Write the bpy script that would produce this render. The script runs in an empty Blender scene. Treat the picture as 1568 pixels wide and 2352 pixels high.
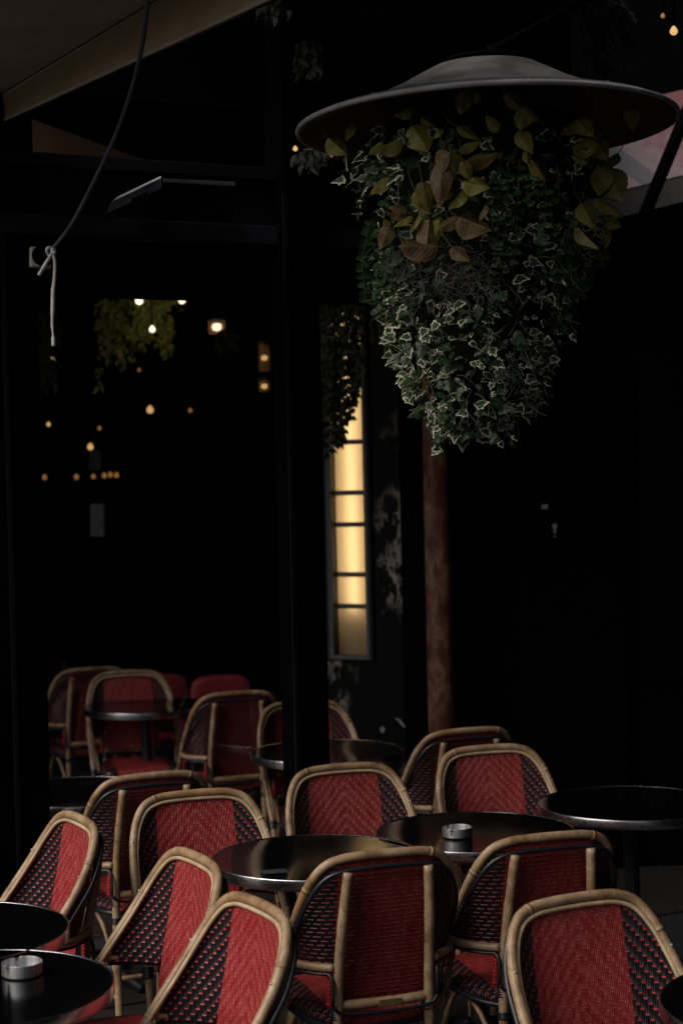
import bpy, math, random
from mathutils import Vector, Matrix
random.seed(7)
C = bpy.context.scene.collection
S = bpy.context.scene
R = math.radians
EXPO = 0.85
EX = 2.0 ** EXPO

# ------------------------------------------------------------------ camera
FPX = 3950.0                       # focal length in pixels of the 1568 x 2352 picture grid
H = 1.87
cam_d = bpy.data.cameras.new('camera')
cam = bpy.data.objects.new('camera', cam_d)
C.objects.link(cam)
cam.matrix_world = (Matrix.Translation((0, 0, H)) @ Matrix.Rotation(R(90 - 1.1), 4, 'X')
                    @ Matrix.Rotation(R(-1.3), 4, 'Z'))
cam_d.sensor_fit = 'VERTICAL'
cam_d.sensor_height = 36.0
cam_d.lens = FPX / 2352 * 36.0
cam_d.clip_end = 500
cam_d.dof.use_dof = True
cam_d.dof.focus_distance = 4.9
cam_d.dof.aperture_fstop = 3.2
S.camera = cam
CM = cam.matrix_world.copy()

def ray(px, py):
    return (CM.to_3x3() @ Vector(((px - 784) / FPX, -(py - 1176) / FPX, -1)))
def at(px, py, Y):
    d = ray(px, py)
    return Vector((0, 0, H)) + d * (Y / d.y)
def atz(px, py, z):
    d = ray(px, py)
    return Vector((0, 0, H)) + d * ((z - H) / d.z)

# ------------------------------------------------------------------ world / light
w = bpy.data.worlds.new('World'); S.world = w; w.use_nodes = True
SUN_EL, SUN_AZ = R(42), R(-122)      # azimuth from +Y, clockwise
nt = w.node_tree
bg = nt.nodes['Background']
sky = nt.nodes.new('ShaderNodeTexSky'); sky.sky_type = 'NISHITA'; sky.sun_disc = False
sky.sun_elevation = SUN_EL; sky.sun_rotation = SUN_AZ
sky.air_density = 1.0; sky.dust_density = 4.0; sky.ozone_density = 1.0
nt.links.new(sky.outputs[0], bg.inputs[0]); bg.inputs[1].default_value = 0.05 * .62
sd = bpy.data.lights.new('sun', 'SUN'); sd.energy = 1.5; sd.angle = R(50); sd.color = (1.0, .93, .86)
so = bpy.data.objects.new('sun', sd); C.objects.link(so)
sdir = Vector((math.sin(SUN_AZ) * math.cos(SUN_EL), math.cos(SUN_AZ) * math.cos(SUN_EL), math.sin(SUN_EL)))
so.rotation_euler = sdir.to_track_quat('Z', 'Y').to_euler()
S.view_settings.view_transform = 'Standard'; S.view_settings.look = 'None'
S.view_settings.exposure = EXPO; S.view_settings.gamma = 1
S.render.engine = 'CYCLES'
S.cycles.max_bounces = 6
S.cycles.use_denoising = True

# ------------------------------------------------------------------ materials
class NG:
    def __init__(self, name):
        self.m = bpy.data.materials.new(name); self.m.use_nodes = True
        self.t = self.m.node_tree; self.b = self.t.nodes['Principled BSDF']
    def n(self, kind): return self.t.nodes.new(kind)
    def l(self, a, b): self.t.links.new(a, b)
    def math(self, op, a, b=None, c=None):
        x = self.n('ShaderNodeMath'); x.operation = op
        for i, v in enumerate((a, b, c)):
            if v is None: continue
            if isinstance(v, (int, float)): x.inputs[i].default_value = v
            else: self.l(v, x.inputs[i])
        return x.outputs[0]
    def mix(self, f, a, b, blend='MIX'):
        x = self.n('ShaderNodeMix'); x.data_type = 'RGBA'; x.blend_type = blend
        for i, v in ((0, f), (6, a), (7, b)):
            if isinstance(v, (int, float)): x.inputs[i].default_value = v
            elif isinstance(v, (tuple, list)): x.inputs[i].default_value = (*v[:3], 1)
            else: self.l(v, x.inputs[i])
        return x.outputs[2]
    def noise(self, scale, detail=4, vec=None, rough=.55, out=0):
        x = self.n('ShaderNodeTexNoise'); x.inputs['Scale'].default_value = scale
        x.inputs['Detail'].default_value = detail; x.inputs['Roughness'].default_value = rough
        if vec is not None: self.l(vec, x.inputs['Vector'])
        return x.outputs[out]
    def coord(self, which='Object', scale=(1, 1, 1), rnd=False):
        tc = self.n('ShaderNodeTexCoord'); mp = self.n('ShaderNodeMapping')
        mp.inputs['Scale'].default_value = scale
        self.l(tc.outputs[which], mp.inputs['Vector'])
        if rnd:
            oi = self.n('ShaderNodeObjectInfo'); cx = self.n('ShaderNodeCombineXYZ')
            k = self.math('MULTIPLY', oi.outputs['Random'], 37.0)
            for i in range(3): self.l(k, cx.inputs[i])
            self.l(cx.outputs[0], mp.inputs['Location'])
        return mp.outputs[0]
    def ramp(self, f, stops):
        x = self.n('ShaderNodeValToRGB'); e = x.color_ramp.elements
        while len(e) < len(stops): e.new(.5)
        for k, (p, c) in enumerate(stops):
            e[k].position = p; e[k].color = (*c[:3], 1) if isinstance(c, (tuple, list)) else (c, c, c, 1)
        self.l(f, x.inputs[0]); return x.outputs[0]
    def bump(self, h, strength=.3, dist=.01):
        x = self.n('ShaderNodeBump'); x.inputs['Strength'].default_value = strength
        x.inputs['Distance'].default_value = dist
        self.l(h, x.inputs['Height']); self.l(x.outputs[0], self.b.inputs['Normal'])
    def col(self, c):
        if isinstance(c, (tuple, list)): self.b.inputs['Base Color'].default_value = (*c[:3], 1)
        else: self.l(c, self.b.inputs['Base Color'])
    def set(self, **k):
        for a, v in k.items():
            self.b.inputs[{'rough': 'Roughness', 'metal': 'Metallic', 'spec': 'Specular IOR Level'}.get(a, a)].default_value = v
        return self

def plain(name, c, rough=.6, metal=0, var=.25, scale=8, spec=.5, bump=.15):
    g = NG(name); v = g.coord('Object', rnd=True)
    n = g.noise(scale, 5, v)
    d = tuple(x * (1 - var) for x in c); u = tuple(min(1, x * (1 + var)) for x in c)
    g.col(g.ramp(n, [(.3, d), (.7, u)]))
    n2 = g.noise(scale * 6, 3, v)
    r = g.math('MULTIPLY_ADD', n2, .25, rough - .12); g.l(r, g.b.inputs['Roughness'])
    g.bump(n2, bump, .004)
    return g.set(metal=metal, spec=spec).m

def emit(name, c, strength, sample=False):
    g = NG(name); g.col((.1, .08, .05))
    g.b.inputs['Emission Color'].default_value = (*c, 1)
    g.b.inputs['Emission Strength'].default_value = strength / EX
    if not sample: g.m.cycles.emission_sampling = 'NONE'
    return g.m

def bamboo_mat():
    g = NG('bamboo'); v = g.coord('Object', rnd=True)
    v2 = g.coord('Object', (3, 3, 1.2), rnd=True)
    a = g.ramp(g.noise(13, 6, v, .65), [(.30, (.12, .066, .032)), (.47, (.30, .19, .102)), (.74, (.50, .375, .255))])
    dirt = g.ramp(g.noise(40, 6, v2, .75), [(.52, 0.0), (.66, 1.0)])
    c = g.mix(g.math('MULTIPLY', dirt, .7), a, (.13, .075, .04))
    orange = g.ramp(g.noise(4.5, 3, v), [(.60, 0.0), (.72, 1.0)])
    c = g.mix(g.math('MULTIPLY', orange, .6), c, (.42, .20, .06))
    g.col(c)
    g.bump(g.noise(130, 3, v2), .25, .002)
    return g.set(rough=.42, spec=.45).m

P_COL, P_V, U0 = .0104, .036, .128
RED, BLK = (.50, .040, .040), (.009, .011, .016)
def weave_mat(front=True, name='woven_cane'):
    g = NG(name)
    uv = g.n('ShaderNodeUVMap'); uv.uv_map = 'UVMap'
    sp = g.n('ShaderNodeSeparateXYZ'); g.l(uv.outputs[0], sp.inputs[0])
    u, v = sp.outputs[0], sp.outputs[1]
    au = g.math('ABSOLUTE', u)
    a = g.math('DIVIDE', au, P_COL); i = g.math('FLOOR', a); fu = g.math('FRACT', a)
    fs = g.math('FRACT', g.math('MULTIPLY', fu, 2.0))
    hs = g.math('SINE', g.math('MULTIPLY', fs, math.pi))
    inred = g.math('LESS_THAN', au, U0)
    RD = RED if front else (.19, .008, .010)  # duller rear weave, its red also darkened in the colour for shaded backs
    warp = g.mix(inred, BLK, RD)
    oi = g.n('ShaderNodeObjectInfo')
    fade = g.noise(7, 3, g.coord('Object', rnd=True))
    if front:
        wv = g.math('ADD', g.math('DIVIDE', v, P_V), g.math('DIVIDE', i, 3.0))
        d = g.math('ABSOLUTE', g.math('SUBTRACT', g.math('FRACT', wv), .5))
        dash = g.math('LESS_THAN', d, .07)
        edge = g.math('LESS_THAN', g.math('ABSOLUTE', g.math('SUBTRACT', fu, .5)), .46)
        dash = g.math('MULTIPLY', dash, edge)
        hf = g.math('SINE', g.math('MULTIPLY', g.math('SUBTRACT', d, .03), math.pi))
        hw = g.math('MULTIPLY', hs, g.math('MULTIPLY_ADD', hf, .75, .25))
        dd = g.math('DIVIDE', d, .07)
        hd = g.math('MULTIPLY_ADD', g.math('MULTIPLY', dd, dd), -.35, .85)
        gap = g.math('LESS_THAN', hw, .24)
    else:
        vr = g.math('DIVIDE', v, P_V / 3); r = g.math('FLOOR', vr)
        d = g.math('ABSOLUTE', g.math('SUBTRACT', g.math('FRACT', vr), .5))
        vis = g.math('GREATER_THAN', g.math('FLOORED_MODULO', g.math('ADD', i, r), 3.0), .5)
        dash = g.math('MULTIPLY', g.math('LESS_THAN', d, .2), vis)
        hw = g.math('MULTIPLY', hs, .4)
        hd = g.math('MULTIPLY_ADD', d, -1.5, .95)
        gap = g.math('LESS_THAN', hw, .10)
    h = g.math('ADD', g.math('MULTIPLY', hd, dash), g.math('MULTIPLY', hw, g.math('SUBTRACT', 1.0, dash)))
    gapm = g.math('MULTIPLY', gap, g.math('SUBTRACT', 1.0, dash))
    c = g.mix(dash, warp, RD)
    c = g.mix(g.math('MULTIPLY', gapm, .8), c, (.004, .002, .003))
    wn = g.n('ShaderNodeTexWhiteNoise'); wn.noise_dimensions = '3D'
    cx = g.n('ShaderNodeCombineXYZ'); g.l(g.math('MULTIPLY', g.math('ADD', i, g.math('MULTIPLY', g.math('GREATER_THAN', u, 0.0), 91.0)), 1.0), cx.inputs[0])
    g.l(g.math('FLOOR', g.math('DIVIDE', v, P_V)), cx.inputs[1]); g.l(g.math('MULTIPLY', oi.outputs['Random'], 50.0), cx.inputs[2])
    g.l(cx.outputs[0], wn.inputs['Vector'])
    hsv = g.n('ShaderNodeHueSaturation')
    val = g.math('ADD', g.math('MULTIPLY_ADD', wn.outputs['Value'], .20, .80), g.math('MULTIPLY_ADD', oi.outputs['Random'], .22, -.04))
    g.l(val, hsv.inputs['Value']); g.l(g.math('MULTIPLY_ADD', wn.outputs['Value'], -.10, 1.03), hsv.inputs['Saturation']); g.l(c, hsv.inputs['Color']); c = hsv.outputs[0]
    c = g.mix(g.math('MULTIPLY_ADD', fade, .4, -.14), c, g.mix(.5, c, (.05, .03, .035)))
    g.col(c)
    g.bump(h, 1.0, .005)
    return g.set(rough=.38, spec=.6).m

def seat_mat():
    m = weave_mat(True, 'woven_seat_cane'); return m

M = {}
M['bamboo'] = bamboo_mat()
M['strip'] = plain('split_cane', (.44, .33, .20), .5, var=.3, scale=22)
M['weave_f'] = weave_mat(True, 'woven_cane_front')
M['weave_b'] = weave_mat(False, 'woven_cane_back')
M['cord'] = plain('black_cord', (.012, .013, .018), .32, var=.2, scale=60)
M['redwrap'] = plain('red_binding', (.30, .016, .02), .35, var=.3, scale=60)
M['plaque'] = plain('aged_plate', (.16, .10, .045), .45, var=.3, scale=40)
gt = NG('black_laminate'); vt = gt.coord('Object', rnd=True)
spk = gt.ramp(gt.noise(260, 2, vt, .5), [(.735, 0.0), (.76, 1.0)])
smear = gt.noise(5, 5, vt, .6)
gt.col(gt.mix(spk, gt.mix(smear, (.0012, .0012, .0014), (.003, .003, .0032)), (.10, .095, .085)))
gt.l(gt.math('MULTIPLY_ADD', smear, .14, .05), gt.b.inputs['Roughness']); gt.set(spec=.22); M['tabletop'] = gt.m
M['chrome'] = plain('steel_band', (.52, .51, .55), .24, metal=1, var=.12, scale=14, bump=.05)
gs = NG('brushed_steel'); vv = gs.coord('Object', (1, 1, .02)); nn_ = gs.noise(70, 4, vv)
gs.col(gs.ramp(nn_, [(.35, (.34, .34, .36)), (.65, (.78, .78, .80))])); gs.set(rough=.46, metal=1); M['steel'] = gs.m
M['iron'] = plain('cast_iron', (.012, .012, .014), .5)
M['black'] = plain('black_paint', (.0012, .0012, .0016), .7, scale=5, spec=.02, bump=.05)
M['navy'] = plain('blue_black_paint', (.0025, .003, .0055), .6, var=.4, scale=7, spec=.2)
M['navyworn'] = plain('worn_navy_paint', (.009, .009, .014), .65, var=.6, spec=.2, scale=9)
M['greymetal'] = plain('weathered_grey_metal', (.20, .20, .22), .55, var=.35, scale=10)
M['darkmetal'] = plain('dark_grey_metal', (.03, .032, .042), .5, var=.4, scale=9)
M['awning'] = plain('beige_canvas', (.42, .37, .30), .9, var=.15, scale=5)
M['awningband'] = plain('tan_canvas', (.36, .275, .175), .9, var=.15, scale=8)
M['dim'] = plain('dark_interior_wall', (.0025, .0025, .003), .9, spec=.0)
M['floor'] = plain('dark_interior_floor', (.02, .018, .016), .6)
M['paver'] = plain('grey_paving', (.05, .052, .055), .8, scale=3)
M['wood'] = plain('brown_wood', (.06, .03, .014), .6, scale=6)
M['rope'] = plain('white_rope', (.62, .61, .60), .8, var=.15, scale=40)
M['white'] = plain('white_plastic', (.55, .53, .50), .6, var=.15)
M['cable'] = plain('black_rubber_cable', (.07, .08, .11), .45)
M['pad'] = plain('red_upholstery', (.26, .015, .02), .6, var=.2)
M['paper'] = plain('dull_paper', (.20, .20, .21), .8)

def marble(name, base, vein, scale, thr, pt=(.46, .62)):
    g = NG(name); v = g.coord('Object', (1, 1, .55))
    n = g.noise(scale, 8, v, .65); n2 = g.noise(scale * .45, 4, v)
    k = g.math('ABSOLUTE', g.math('SUBTRACT', n, .5))
    veins = g.ramp(k, [(0, 1.0), (thr, .0)])
    patch = g.ramp(n2, [(pt[0], 0.0), (pt[1], 1.0)])
    f = g.math('MULTIPLY', veins, patch)
    g.col(g.mix(f, base, vein)); return g.set(rough=.45, spec=.06).m
M['marble'] = marble('black_marble', (.003, .003, .0035), (.34, .32, .29), 5, .05)
M['redmarble'] = marble('red_brown_marble', (.060, .020, .017), (.23, .145, .085), 15, .12, (.40, .62))

# ------------------------------------------------------------------ mesh helpers
class MB:
    def __init__(self): self.v = []; self.f = []; self.mi = []; self.uv = None; self.sm = True; self.att = None
    def quadgrid(self, rows, mi=0, close_u=False, flip=False):
        """rows: list of lists of points"""
        o = len(self.v); nr, nc = len(rows), len(rows[0])
        for r in rows: self.v.extend([tuple(p) for p in r])
        for a in range(nr - 1):
            for b in range(nc if close_u else nc - 1):
                b2 = (b + 1) % nc
                q = (o + a * nc + b, o + a * nc + b2, o + (a + 1) * nc + b2, o + (a + 1) * nc + b)
                self.f.append(q[::-1] if flip else q); self.mi.append(mi)
        return o
    def tube(self, pts, r, n=10, mi=0, caps=True):
        pts = [Vector(p) for p in pts]; k = len(pts)
        rs = r if isinstance(r, (list, tuple)) else [r] * k
        T = []
        for i in range(k):
            t = (pts[min(i + 1, k - 1)] - pts[max(i - 1, 0)]); T.append(t.normalized())
        up = Vector((0, 0, 1)) if abs(T[0].z) < .9 else Vector((1, 0, 0))
        x = T[0].cross(up).normalized(); rows = []
        for i in range(k):
            x = (x - T[i] * x.dot(T[i])).normalized(); y = T[i].cross(x)
            rows.append([pts[i] + (x * math.cos(2 * math.pi * j / n) + y * math.sin(2 * math.pi * j / n)) * rs[i] for j in range(n)])
        o = self.quadgrid(rows, mi, True)
        if caps:
            self.f.append(tuple(range(o + n - 1, o - 1, -1))); self.mi.append(mi)
            e = o + (k - 1) * n
            self.f.append(tuple(range(e, e + n))); self.mi.append(mi)
        return self
    def lathe(self, prof, n=48, M4=None, mi=0, zfun=None):
        rows = []
        for (r, z) in prof:
            row = []
            for j in range(n):
                a = 2 * math.pi * j / n
                p = Vector((r * math.cos(a), r * math.sin(a), z + (zfun(a, r, z) if zfun else 0)))
                row.append(M4 @ p if M4 else p)
            rows.append(row)
        self.quadgrid(rows, mi, True); return self
    def box(self, c, size, M3=None, mi=0):
        o = len(self.v)
        for x in (-.5, .5):
            for y in (-.5, .5):
                for z in (-.5, .5):
                    p = Vector((x * size[0], y * size[1], z * size[2]))
                    if M3: p = M3 @ p
                    self.v.append(tuple(Vector(c) + p))
        for q in ((0, 1, 3, 2), (4, 6, 7, 5), (0, 4, 5, 1), (2, 3, 7, 6), (0, 2, 6, 4), (1, 5, 7, 3)):
            self.f.append(tuple(o + k for k in q)); self.mi.append(mi)
        return self
    def hexa(self, bot, top, mi=0):
        o = len(self.v); self.v.extend([tuple(p) for p in bot + top])
        for q in ((0, 3, 2, 1), (4, 5, 6, 7), (0, 1, 5, 4), (1, 2, 6, 5), (2, 3, 7, 6), (3, 0, 4, 7)):
            self.f.append(tuple(o + k for k in q)); self.mi.append(mi)
        return self
    def slab(self, quad, thick, mi=0):
        """flat quad extruded away from the viewer side by thick along its normal"""
        q = [Vector(p) for p in quad]
        n = (q[1] - q[0]).cross(q[3] - q[0]).normalized() * thick
        if n.y < 0: n = -n
        return self.hexa(q, [p + n for p in q], mi)
    def build(self, name, mats, parent=None, smooth=True, bevel=0, loc=None):
        me = bpy.data.meshes.new(name)
        me.from_pydata(self.v, [], self.f)
        for m in (mats if isinstance(mats, (list, tuple)) else [mats]): me.materials.append(m)
        for p, k in zip(me.polygons, self.mi): p.material_index = k
        me.polygons.foreach_set('use_smooth', [smooth] * len(me.polygons))
        if self.uv is not None:
            lay = me.uv_layers.new(name='UVMap')
            for lp in me.loops: lay.data[lp.index].uv = self.uv[lp.vertex_index]
        if self.att is not None:
            for an, vals in self.att.items():
                at_ = me.attributes.new(an, 'FLOAT', 'POINT')
                at_.data.foreach_set('value', vals)
        me.validate()
        import bmesh
        b = bmesh.new(); b.from_mesh(me); bmesh.ops.recalc_face_normals(b, faces=b.faces)
        b.to_mesh(me); b.free()
        o = bpy.data.objects.new(name, me); C.objects.link(o)
        if parent: o.parent = parent
        if bevel:
            md = o.modifiers.new('bevel', 'BEVEL'); md.width = bevel; md.segments = 2; md.limit_method = 'ANGLE'
        return o

def crom(pts, n=6):
    pts = [Vector(p) for p in pts]; out = []
    for i in range(len(pts) - 1):
        p0 = pts[max(i - 1, 0)]; p1 = pts[i]; p2 = pts[i + 1]; p3 = pts[min(i + 2, len(pts) - 1)]
        for k in range(n):
            t = k / n
            out.append(.5 * ((2 * p1) + (p2 - p0) * t + (2 * p0 - 5 * p1 + 4 * p2 - p3) * t * t + (3 * p1 - p0 - 3 * p2 + p3) * t ** 3))
    out.append(pts[-1]); return out

def tag(o, label, cat, group=None, kind=None):
    if label: o['label'] = label
    if cat: o['category'] = cat
    if group: o['group'] = group
    if kind: o['kind'] = kind
    return o
def thing(name, label, cat, loc=(0, 0, 0), rz=0, group=None):
    o = bpy.data.objects.new(name, None); C.objects.link(o); o.empty_display_size = .1
    o.location = loc; o.rotation_euler = (0, 0, rz)
    return tag(o, label, cat, group)
def dup(root, loc, rz, label, group):
    r = root.copy(); C.objects.link(r); r.location = loc; r.rotation_euler = (0, 0, rz)
    r['label'] = label
    if group: r['group'] = group
    for ch in root.children:
        c = ch.copy(); C.objects.link(c); c.parent = r
        for gch in ch.children:
            d = gch.copy(); C.objects.link(d); d.parent = c
    return r
def wp(o, parent):
    """parent while keeping world placement (parent has only location/rotation z)"""
    bpy.context.view_layer.update()
    o.parent = parent; o.matrix_parent_inverse = parent.matrix_basis.inverted()
    return o

# ------------------------------------------------------------------ bistro chair
TOP = [(0, -.285, .875), (.06, -.284, .874), (.12, -.280, .869), (.166, -.268, .850), (.197, -.245, .806),
       (.215, -.212, .748), (.224, -.172, .688), (.229, -.130, .632)]
BOT = [(0, -.235, .59), (.065, -.235, .59), (.125, -.229, .59), (.163, -.207, .59), (.190, -.182, .59),
       (.209, -.154, .59), (.220, -.132, .59), (.227, -.112, .59)]
ARM = [(.231, -.100, .588), (.232, -.058, .532), (.231, -.008, .452), (.229, .018, .40), (.226, .07, .20), (.224, .095, .0)]
def mir(p): return (-p[0], p[1], p[2])

def make_chair():
    t = thing('bistro_chair', '', 'chair')
    half = [*TOP, *ARM]
    full = [mir(p) for p in half[::-1]][:-1] + half
    m = MB(); pts = crom(full, 5)
    rr = [.0124 + .0011 * math.sin(i * 1.7) * (i % 9 == 0) for i in range(len(pts))]
    m.tube(pts, rr, 12)
    for k in (3.4, 8.6, 15.3, 21.2):                       # cane knots
        i = int(k * 5)
        if i < len(pts) - 1:
            d = (pts[i + 1] - pts[i]).normalized()
            m.tube([pts[i] - d * .006, pts[i], pts[i] + d * .006], [.0126, .0138, .0126], 12)
    m.build('frame', M['bamboo'], t)
    # inner split-cane strip along the inside of the arch
    inner = []
    for p in [mir(q) for q in half[::-1][2:]][:-1] + half[:-2]:
        x, y, z = p
        k = .017 / max(.001, math.hypot(x * .55, .16))
        inner.append((x - x * .55 * k, y + .009, z - .16 * k * (1 if z > .6 else .55)))
    MB().tube(crom(inner, 5), .0056, 8).build('edge_strip', M['strip'], t)
    # woven back, front sheet and back sheet 6 mm apart in one mesh
    m = MB(); m.uv = []
    NV = 14
    topc = crom([mir(p) for p in TOP[::-1]][:-1] + TOP, 6)
    botc = crom([mir(p) for p in BOT[::-1]][:-1] + BOT, 6)
    us = [0.0]
    for i in range(1, len(botc)):
        a = (topc[i] + botc[i]) * .5; b = (topc[i - 1] + botc[i - 1]) * .5
        us.append(us[-1] + math.hypot(a.x - b.x, a.y - b.y))
    mid = us[-1] / 2; us = [q - mid for q in us]
    for sheet, off in ((0, .003), (1, -.004)):
        rows = []; uvs = []
        for k in range(NV + 1):
            s = k / NV; row = []
            for i in range(len(topc)):
                a = topc[i] + (botc[i] - topc[i]) * .03; p = a.lerp(botc[i] - Vector((0, 0, .024 * min(1, max(0, (abs(botc[i].x) - .125) / .02)))), s)
                bow = .010 * math.sin(math.pi * s)
                n = Vector((-p.x * 2.2, -p.y + .02, 0)).normalized()
                row.append(p + n * (off - bow * .5)); uvs.append((us[i], p.z))
            rows.append(row)
        m.quadgrid(rows, sheet); m.uv += uvs
        # lower centre panel between the posts
        rows = []
        ids = [i for i in range(len(botc)) if abs(botc[i].x) <= .127]
        for k in range(7):
            s = k / 6; row = []
            for i in ids:
                p = botc[i] + Vector((0, .018 * s, -.115 * s)); row.append(p + Vector((0, off, 0)))
                m.uv.append((us[i], p.z))
            rows.append(row)
        m.quadgrid(rows, sheet)
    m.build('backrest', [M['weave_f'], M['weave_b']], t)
    # black cord trimming the arch behind, and along the arm edge down to the crosspiece
    cord = [(p[0] * 1.0 + (0 if abs(p[0]) < .1 else .004 * (1 if p[0] > 0 else -1)), p[1] - .020 + .006 * (p[2] < .7), p[2] - .030)
            for p in [mir(q) for q in TOP[::-1]][:-1] + TOP]
    MB().tube(crom(cord, 4), .0065, 8).build('edge_cord', M['cord'], t)
    for s in (-1, 1):
        def X(p): return (p[0] * s, p[1], p[2])
        # rear post running down into the rear leg
        pp = crom([X((.112, -.305, .838)), X((.121, -.284, .72)), X((.127, -.257, .59)), X((.129, -.243, .46)),
                   X((.131, -.245, .30)), X((.135, -.275, 0))], 5)
        MB().tube(pp, [.0138 + .0012 * (q_ in (6, 15)) for q_ in range(len(pp))], 12).build('rear_post', M['bamboo'], t)
        # arm rail under the side weave
        ar = crom([X((.142, -.252, .574)), X((.172, -.226, .573)), X((.202, -.195, .573)), X((.222, -.162, .573)), X((.236, -.110, .576))], 4)
        MB().tube(ar, .0115, 10).build('arm_rail', M['bamboo'], t)
        c2 = [Vector(p) + Vector((.002 * s, -.002, -.017)) for p in ar[3:]]
        c2 = [Vector(X((.147, -.262, .475))), Vector(X((.147, -.262, .53))), Vector(X((.152, -.250, .556)))] + c2
        MB().tube(crom(c2, 2), .005, 8).build('arm_cord', M['cord'], t)
        # bindings
        def wrap(a, b, r, mat, n, name):
            a = Vector(X(a)); b = Vector(X(b)); q = MB(); d = (b - a)
            L = []; rad = []
            for k in range(n * 4 + 1):
                L.append(a + d * (k / (n * 4))); rad.append(r + .0016 * abs(math.sin(math.pi * k / 4)))
            q.tube(L, rad, 12).build(name, mat, t)
        wrap((.129, -.238, .432), (.129, -.239, .468), .0165, M['cord'], 5, 'binding')
        wrap((.130, -.243, .372), (.130, -.241, .392), .0165, M['cord'], 3, 'binding')
        wrap((.2288, .024, .385), (.2294, .011, .415), .0165, M['cord'], 4, 'binding')
        wrap((.214, -.078, .545), (.210, -.048, .500), .0105, M['redwrap'], 6, 'red_binding')
        # inner stay running from the arm rail to the seat front
        MB().tube(crom([X((.216, -.094, .57)), X((.212, -.062, .52)), X((.205, -.016, .45)), X((.202, .010, .40))], 4), .0095, 10).build('arm_stay', M['bamboo'], t)
        # red-wrapped slat beside the rear post under the arm
        wrap((.150, -.232, .468), (.146, -.236, .562), .0075, M['redwrap'], 9, 'red_binding')
        # braces under the seat and side stretcher
        MB().tube(crom([X((.176, .175, .17)), X((.16, .09, .33)), X((.15, .02, .395))], 4), .008, 8).build('brace', M['bamboo'], t)
        MB().tube(crom([X((.133, -.262, .17)), X((.15, -.16, .33)), X((.165, -.06, .395))], 4), .008, 8).build('brace', M['bamboo'], t)
        MB().tube([X((.134, -.268, .12)), X((.178, .18, .12))], .008, 8).build('stretcher', M['bamboo'], t)
        MB().tube(crom([X((.172, .168, .425)), X((.173, .170, .30)), X((.180, .185, 0))], 5), .0145, 12).build('front_leg', M['bamboo'], t)
    for (sx, sy, sz) in ((-.2155, -.2095, .748), (.2155, -.2095, .748), (-.232, -.055, .529), (.232, -.055, .529)):
        nv = Vector((sx * .3, .22, .12)).normalized(); c_ = Vector((sx, sy, sz)) + nv * .0105
        MB().tube([c_, c_ + nv * .003], [.0036, .0028], 8).build('screw', M['steel'], t)
    MB().tube([(-.155, -.03, .12), (.155, -.03, .12)], .008, 8).build('stretcher', M['bamboo'], t)
    # crosspiece with its small plate
    cp = MB().tube(crom([(-.138, -.238, .470), (-.06, -.246, .468), (.06, -.246, .468), (.138, -.238, .470)], 5), .0135, 10).build('crosspiece', M['bamboo'], t)
    MB().box((.012, -.2605, .468), (.062, .004, .017)).build('plaque', M['plaque'], cp, False)
    c3 = crom([(-.147, -.262, .475), (-.12, -.262, .452), (0, -.268, .447), (.12, -.262, .452), (.147, -.262, .475)], 5)
    MB().tube(c3, .005, 8).build('arm_cord', M['cord'], t)
    # seat
    out = []
    for k in range(64):
        a = 2 * math.pi * k / 64
        ca, sa = math.cos(a), math.sin(a)
        e = 2 / 3.6
        x = abs(ca) ** e * (1 if ca > 0 else -1); y = abs(sa) ** e * (1 if sa > 0 else -1)
        out.append((x * (.186 + .022 * y), -.012 + y * .215))
    m = MB(); m.uv = []
    rows = []
    for (f, z) in ((.0, .446), (.3, .446), (.6, .444), (.85, .440), (.95, .436), (1.0, .424), (1.0, .405), (.96, .392), (.5, .392), (.0, .392)):
        row = [(x * f, -.012 + (y + .012) * f, z) for (x, y) in out]
        rows.append(row); m.uv += [(p[0], p[1] + (p[2] - .44)) for p in row]
    m.quadgrid(rows, 0, True)
    m.build('seat', M['weave_f'], t)
    rim = [(x * 1.012, -.012 + (y + .012) * 1.012, .400) for (x, y) in out]; rim.append(rim[0])
    MB().tube(rim, .0085, 8, caps=False).build('seat_rail', M['cord'], t)
    return t

GR = 'red and black woven bistro chairs'
proto = make_chair()
first = [True]
def chair(px, py, yaw, label):
    p = atz(px, py, .888); a = R(yaw)
    off = Vector((math.sin(a) * .285, -math.cos(a) * .285, 0))      # R(yaw) applied to (0,-.285)
    loc = Vector((p.x, p.y, 0)) - off
    if first[0]:
        proto.location = loc; proto.rotation_euler = (0, 0, a); proto['label'] = label; proto['group'] = GR; first[0] = False; return proto
    return dup(proto, loc, a, label, GR)

chair(598, 2063, 119, 'nearest of the three red woven chairs turned left, bottom centre')
chair(455, 1957, 118, 'middle one of the three red woven chairs turned left')
chair(186, 1870, 118, 'leftmost red woven chair turned left, standing behind the two left tables')
chair(885, 1948, 18, 'red woven chair seen from behind with plaque on its crosspiece, at the centre table')
chair(1262, 1910, 17, 'red woven chair seen from behind at the table with the small steel ashtray')
chair(1315, 2050, 207, 'large red woven chair facing the viewer at the bottom right corner')
chair(445, 1812, 199, 'red woven chair facing the viewer at the left side of the centre table')
chair(785, 1752, 198, 'red woven chair facing the viewer in front of the black column')
chair(1117, 1709, 197, 'red woven chair facing the viewer below the marble column, beside the right table')
chair(1074, 1670, 20, 'dark backed woven chair seen from behind at the foot of the marble column')
chair(352, 1772, 22, 'shadowed woven chair seen from behind, half hidden by the leftmost chair turned left')
chair(292, 1538, 196, 'dim red woven chair facing out behind the café glass, with a round table before it')
chair(211, 1531, 20, 'dim woven chair seen from behind, farthest left behind the café glass')
chair(545, 1586, 18, 'woven chair seen from behind, behind the café glass left of the black column')
chair(692, 1607, 198, 'red woven chair partly hidden behind the black column, before the marble wall')

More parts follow.
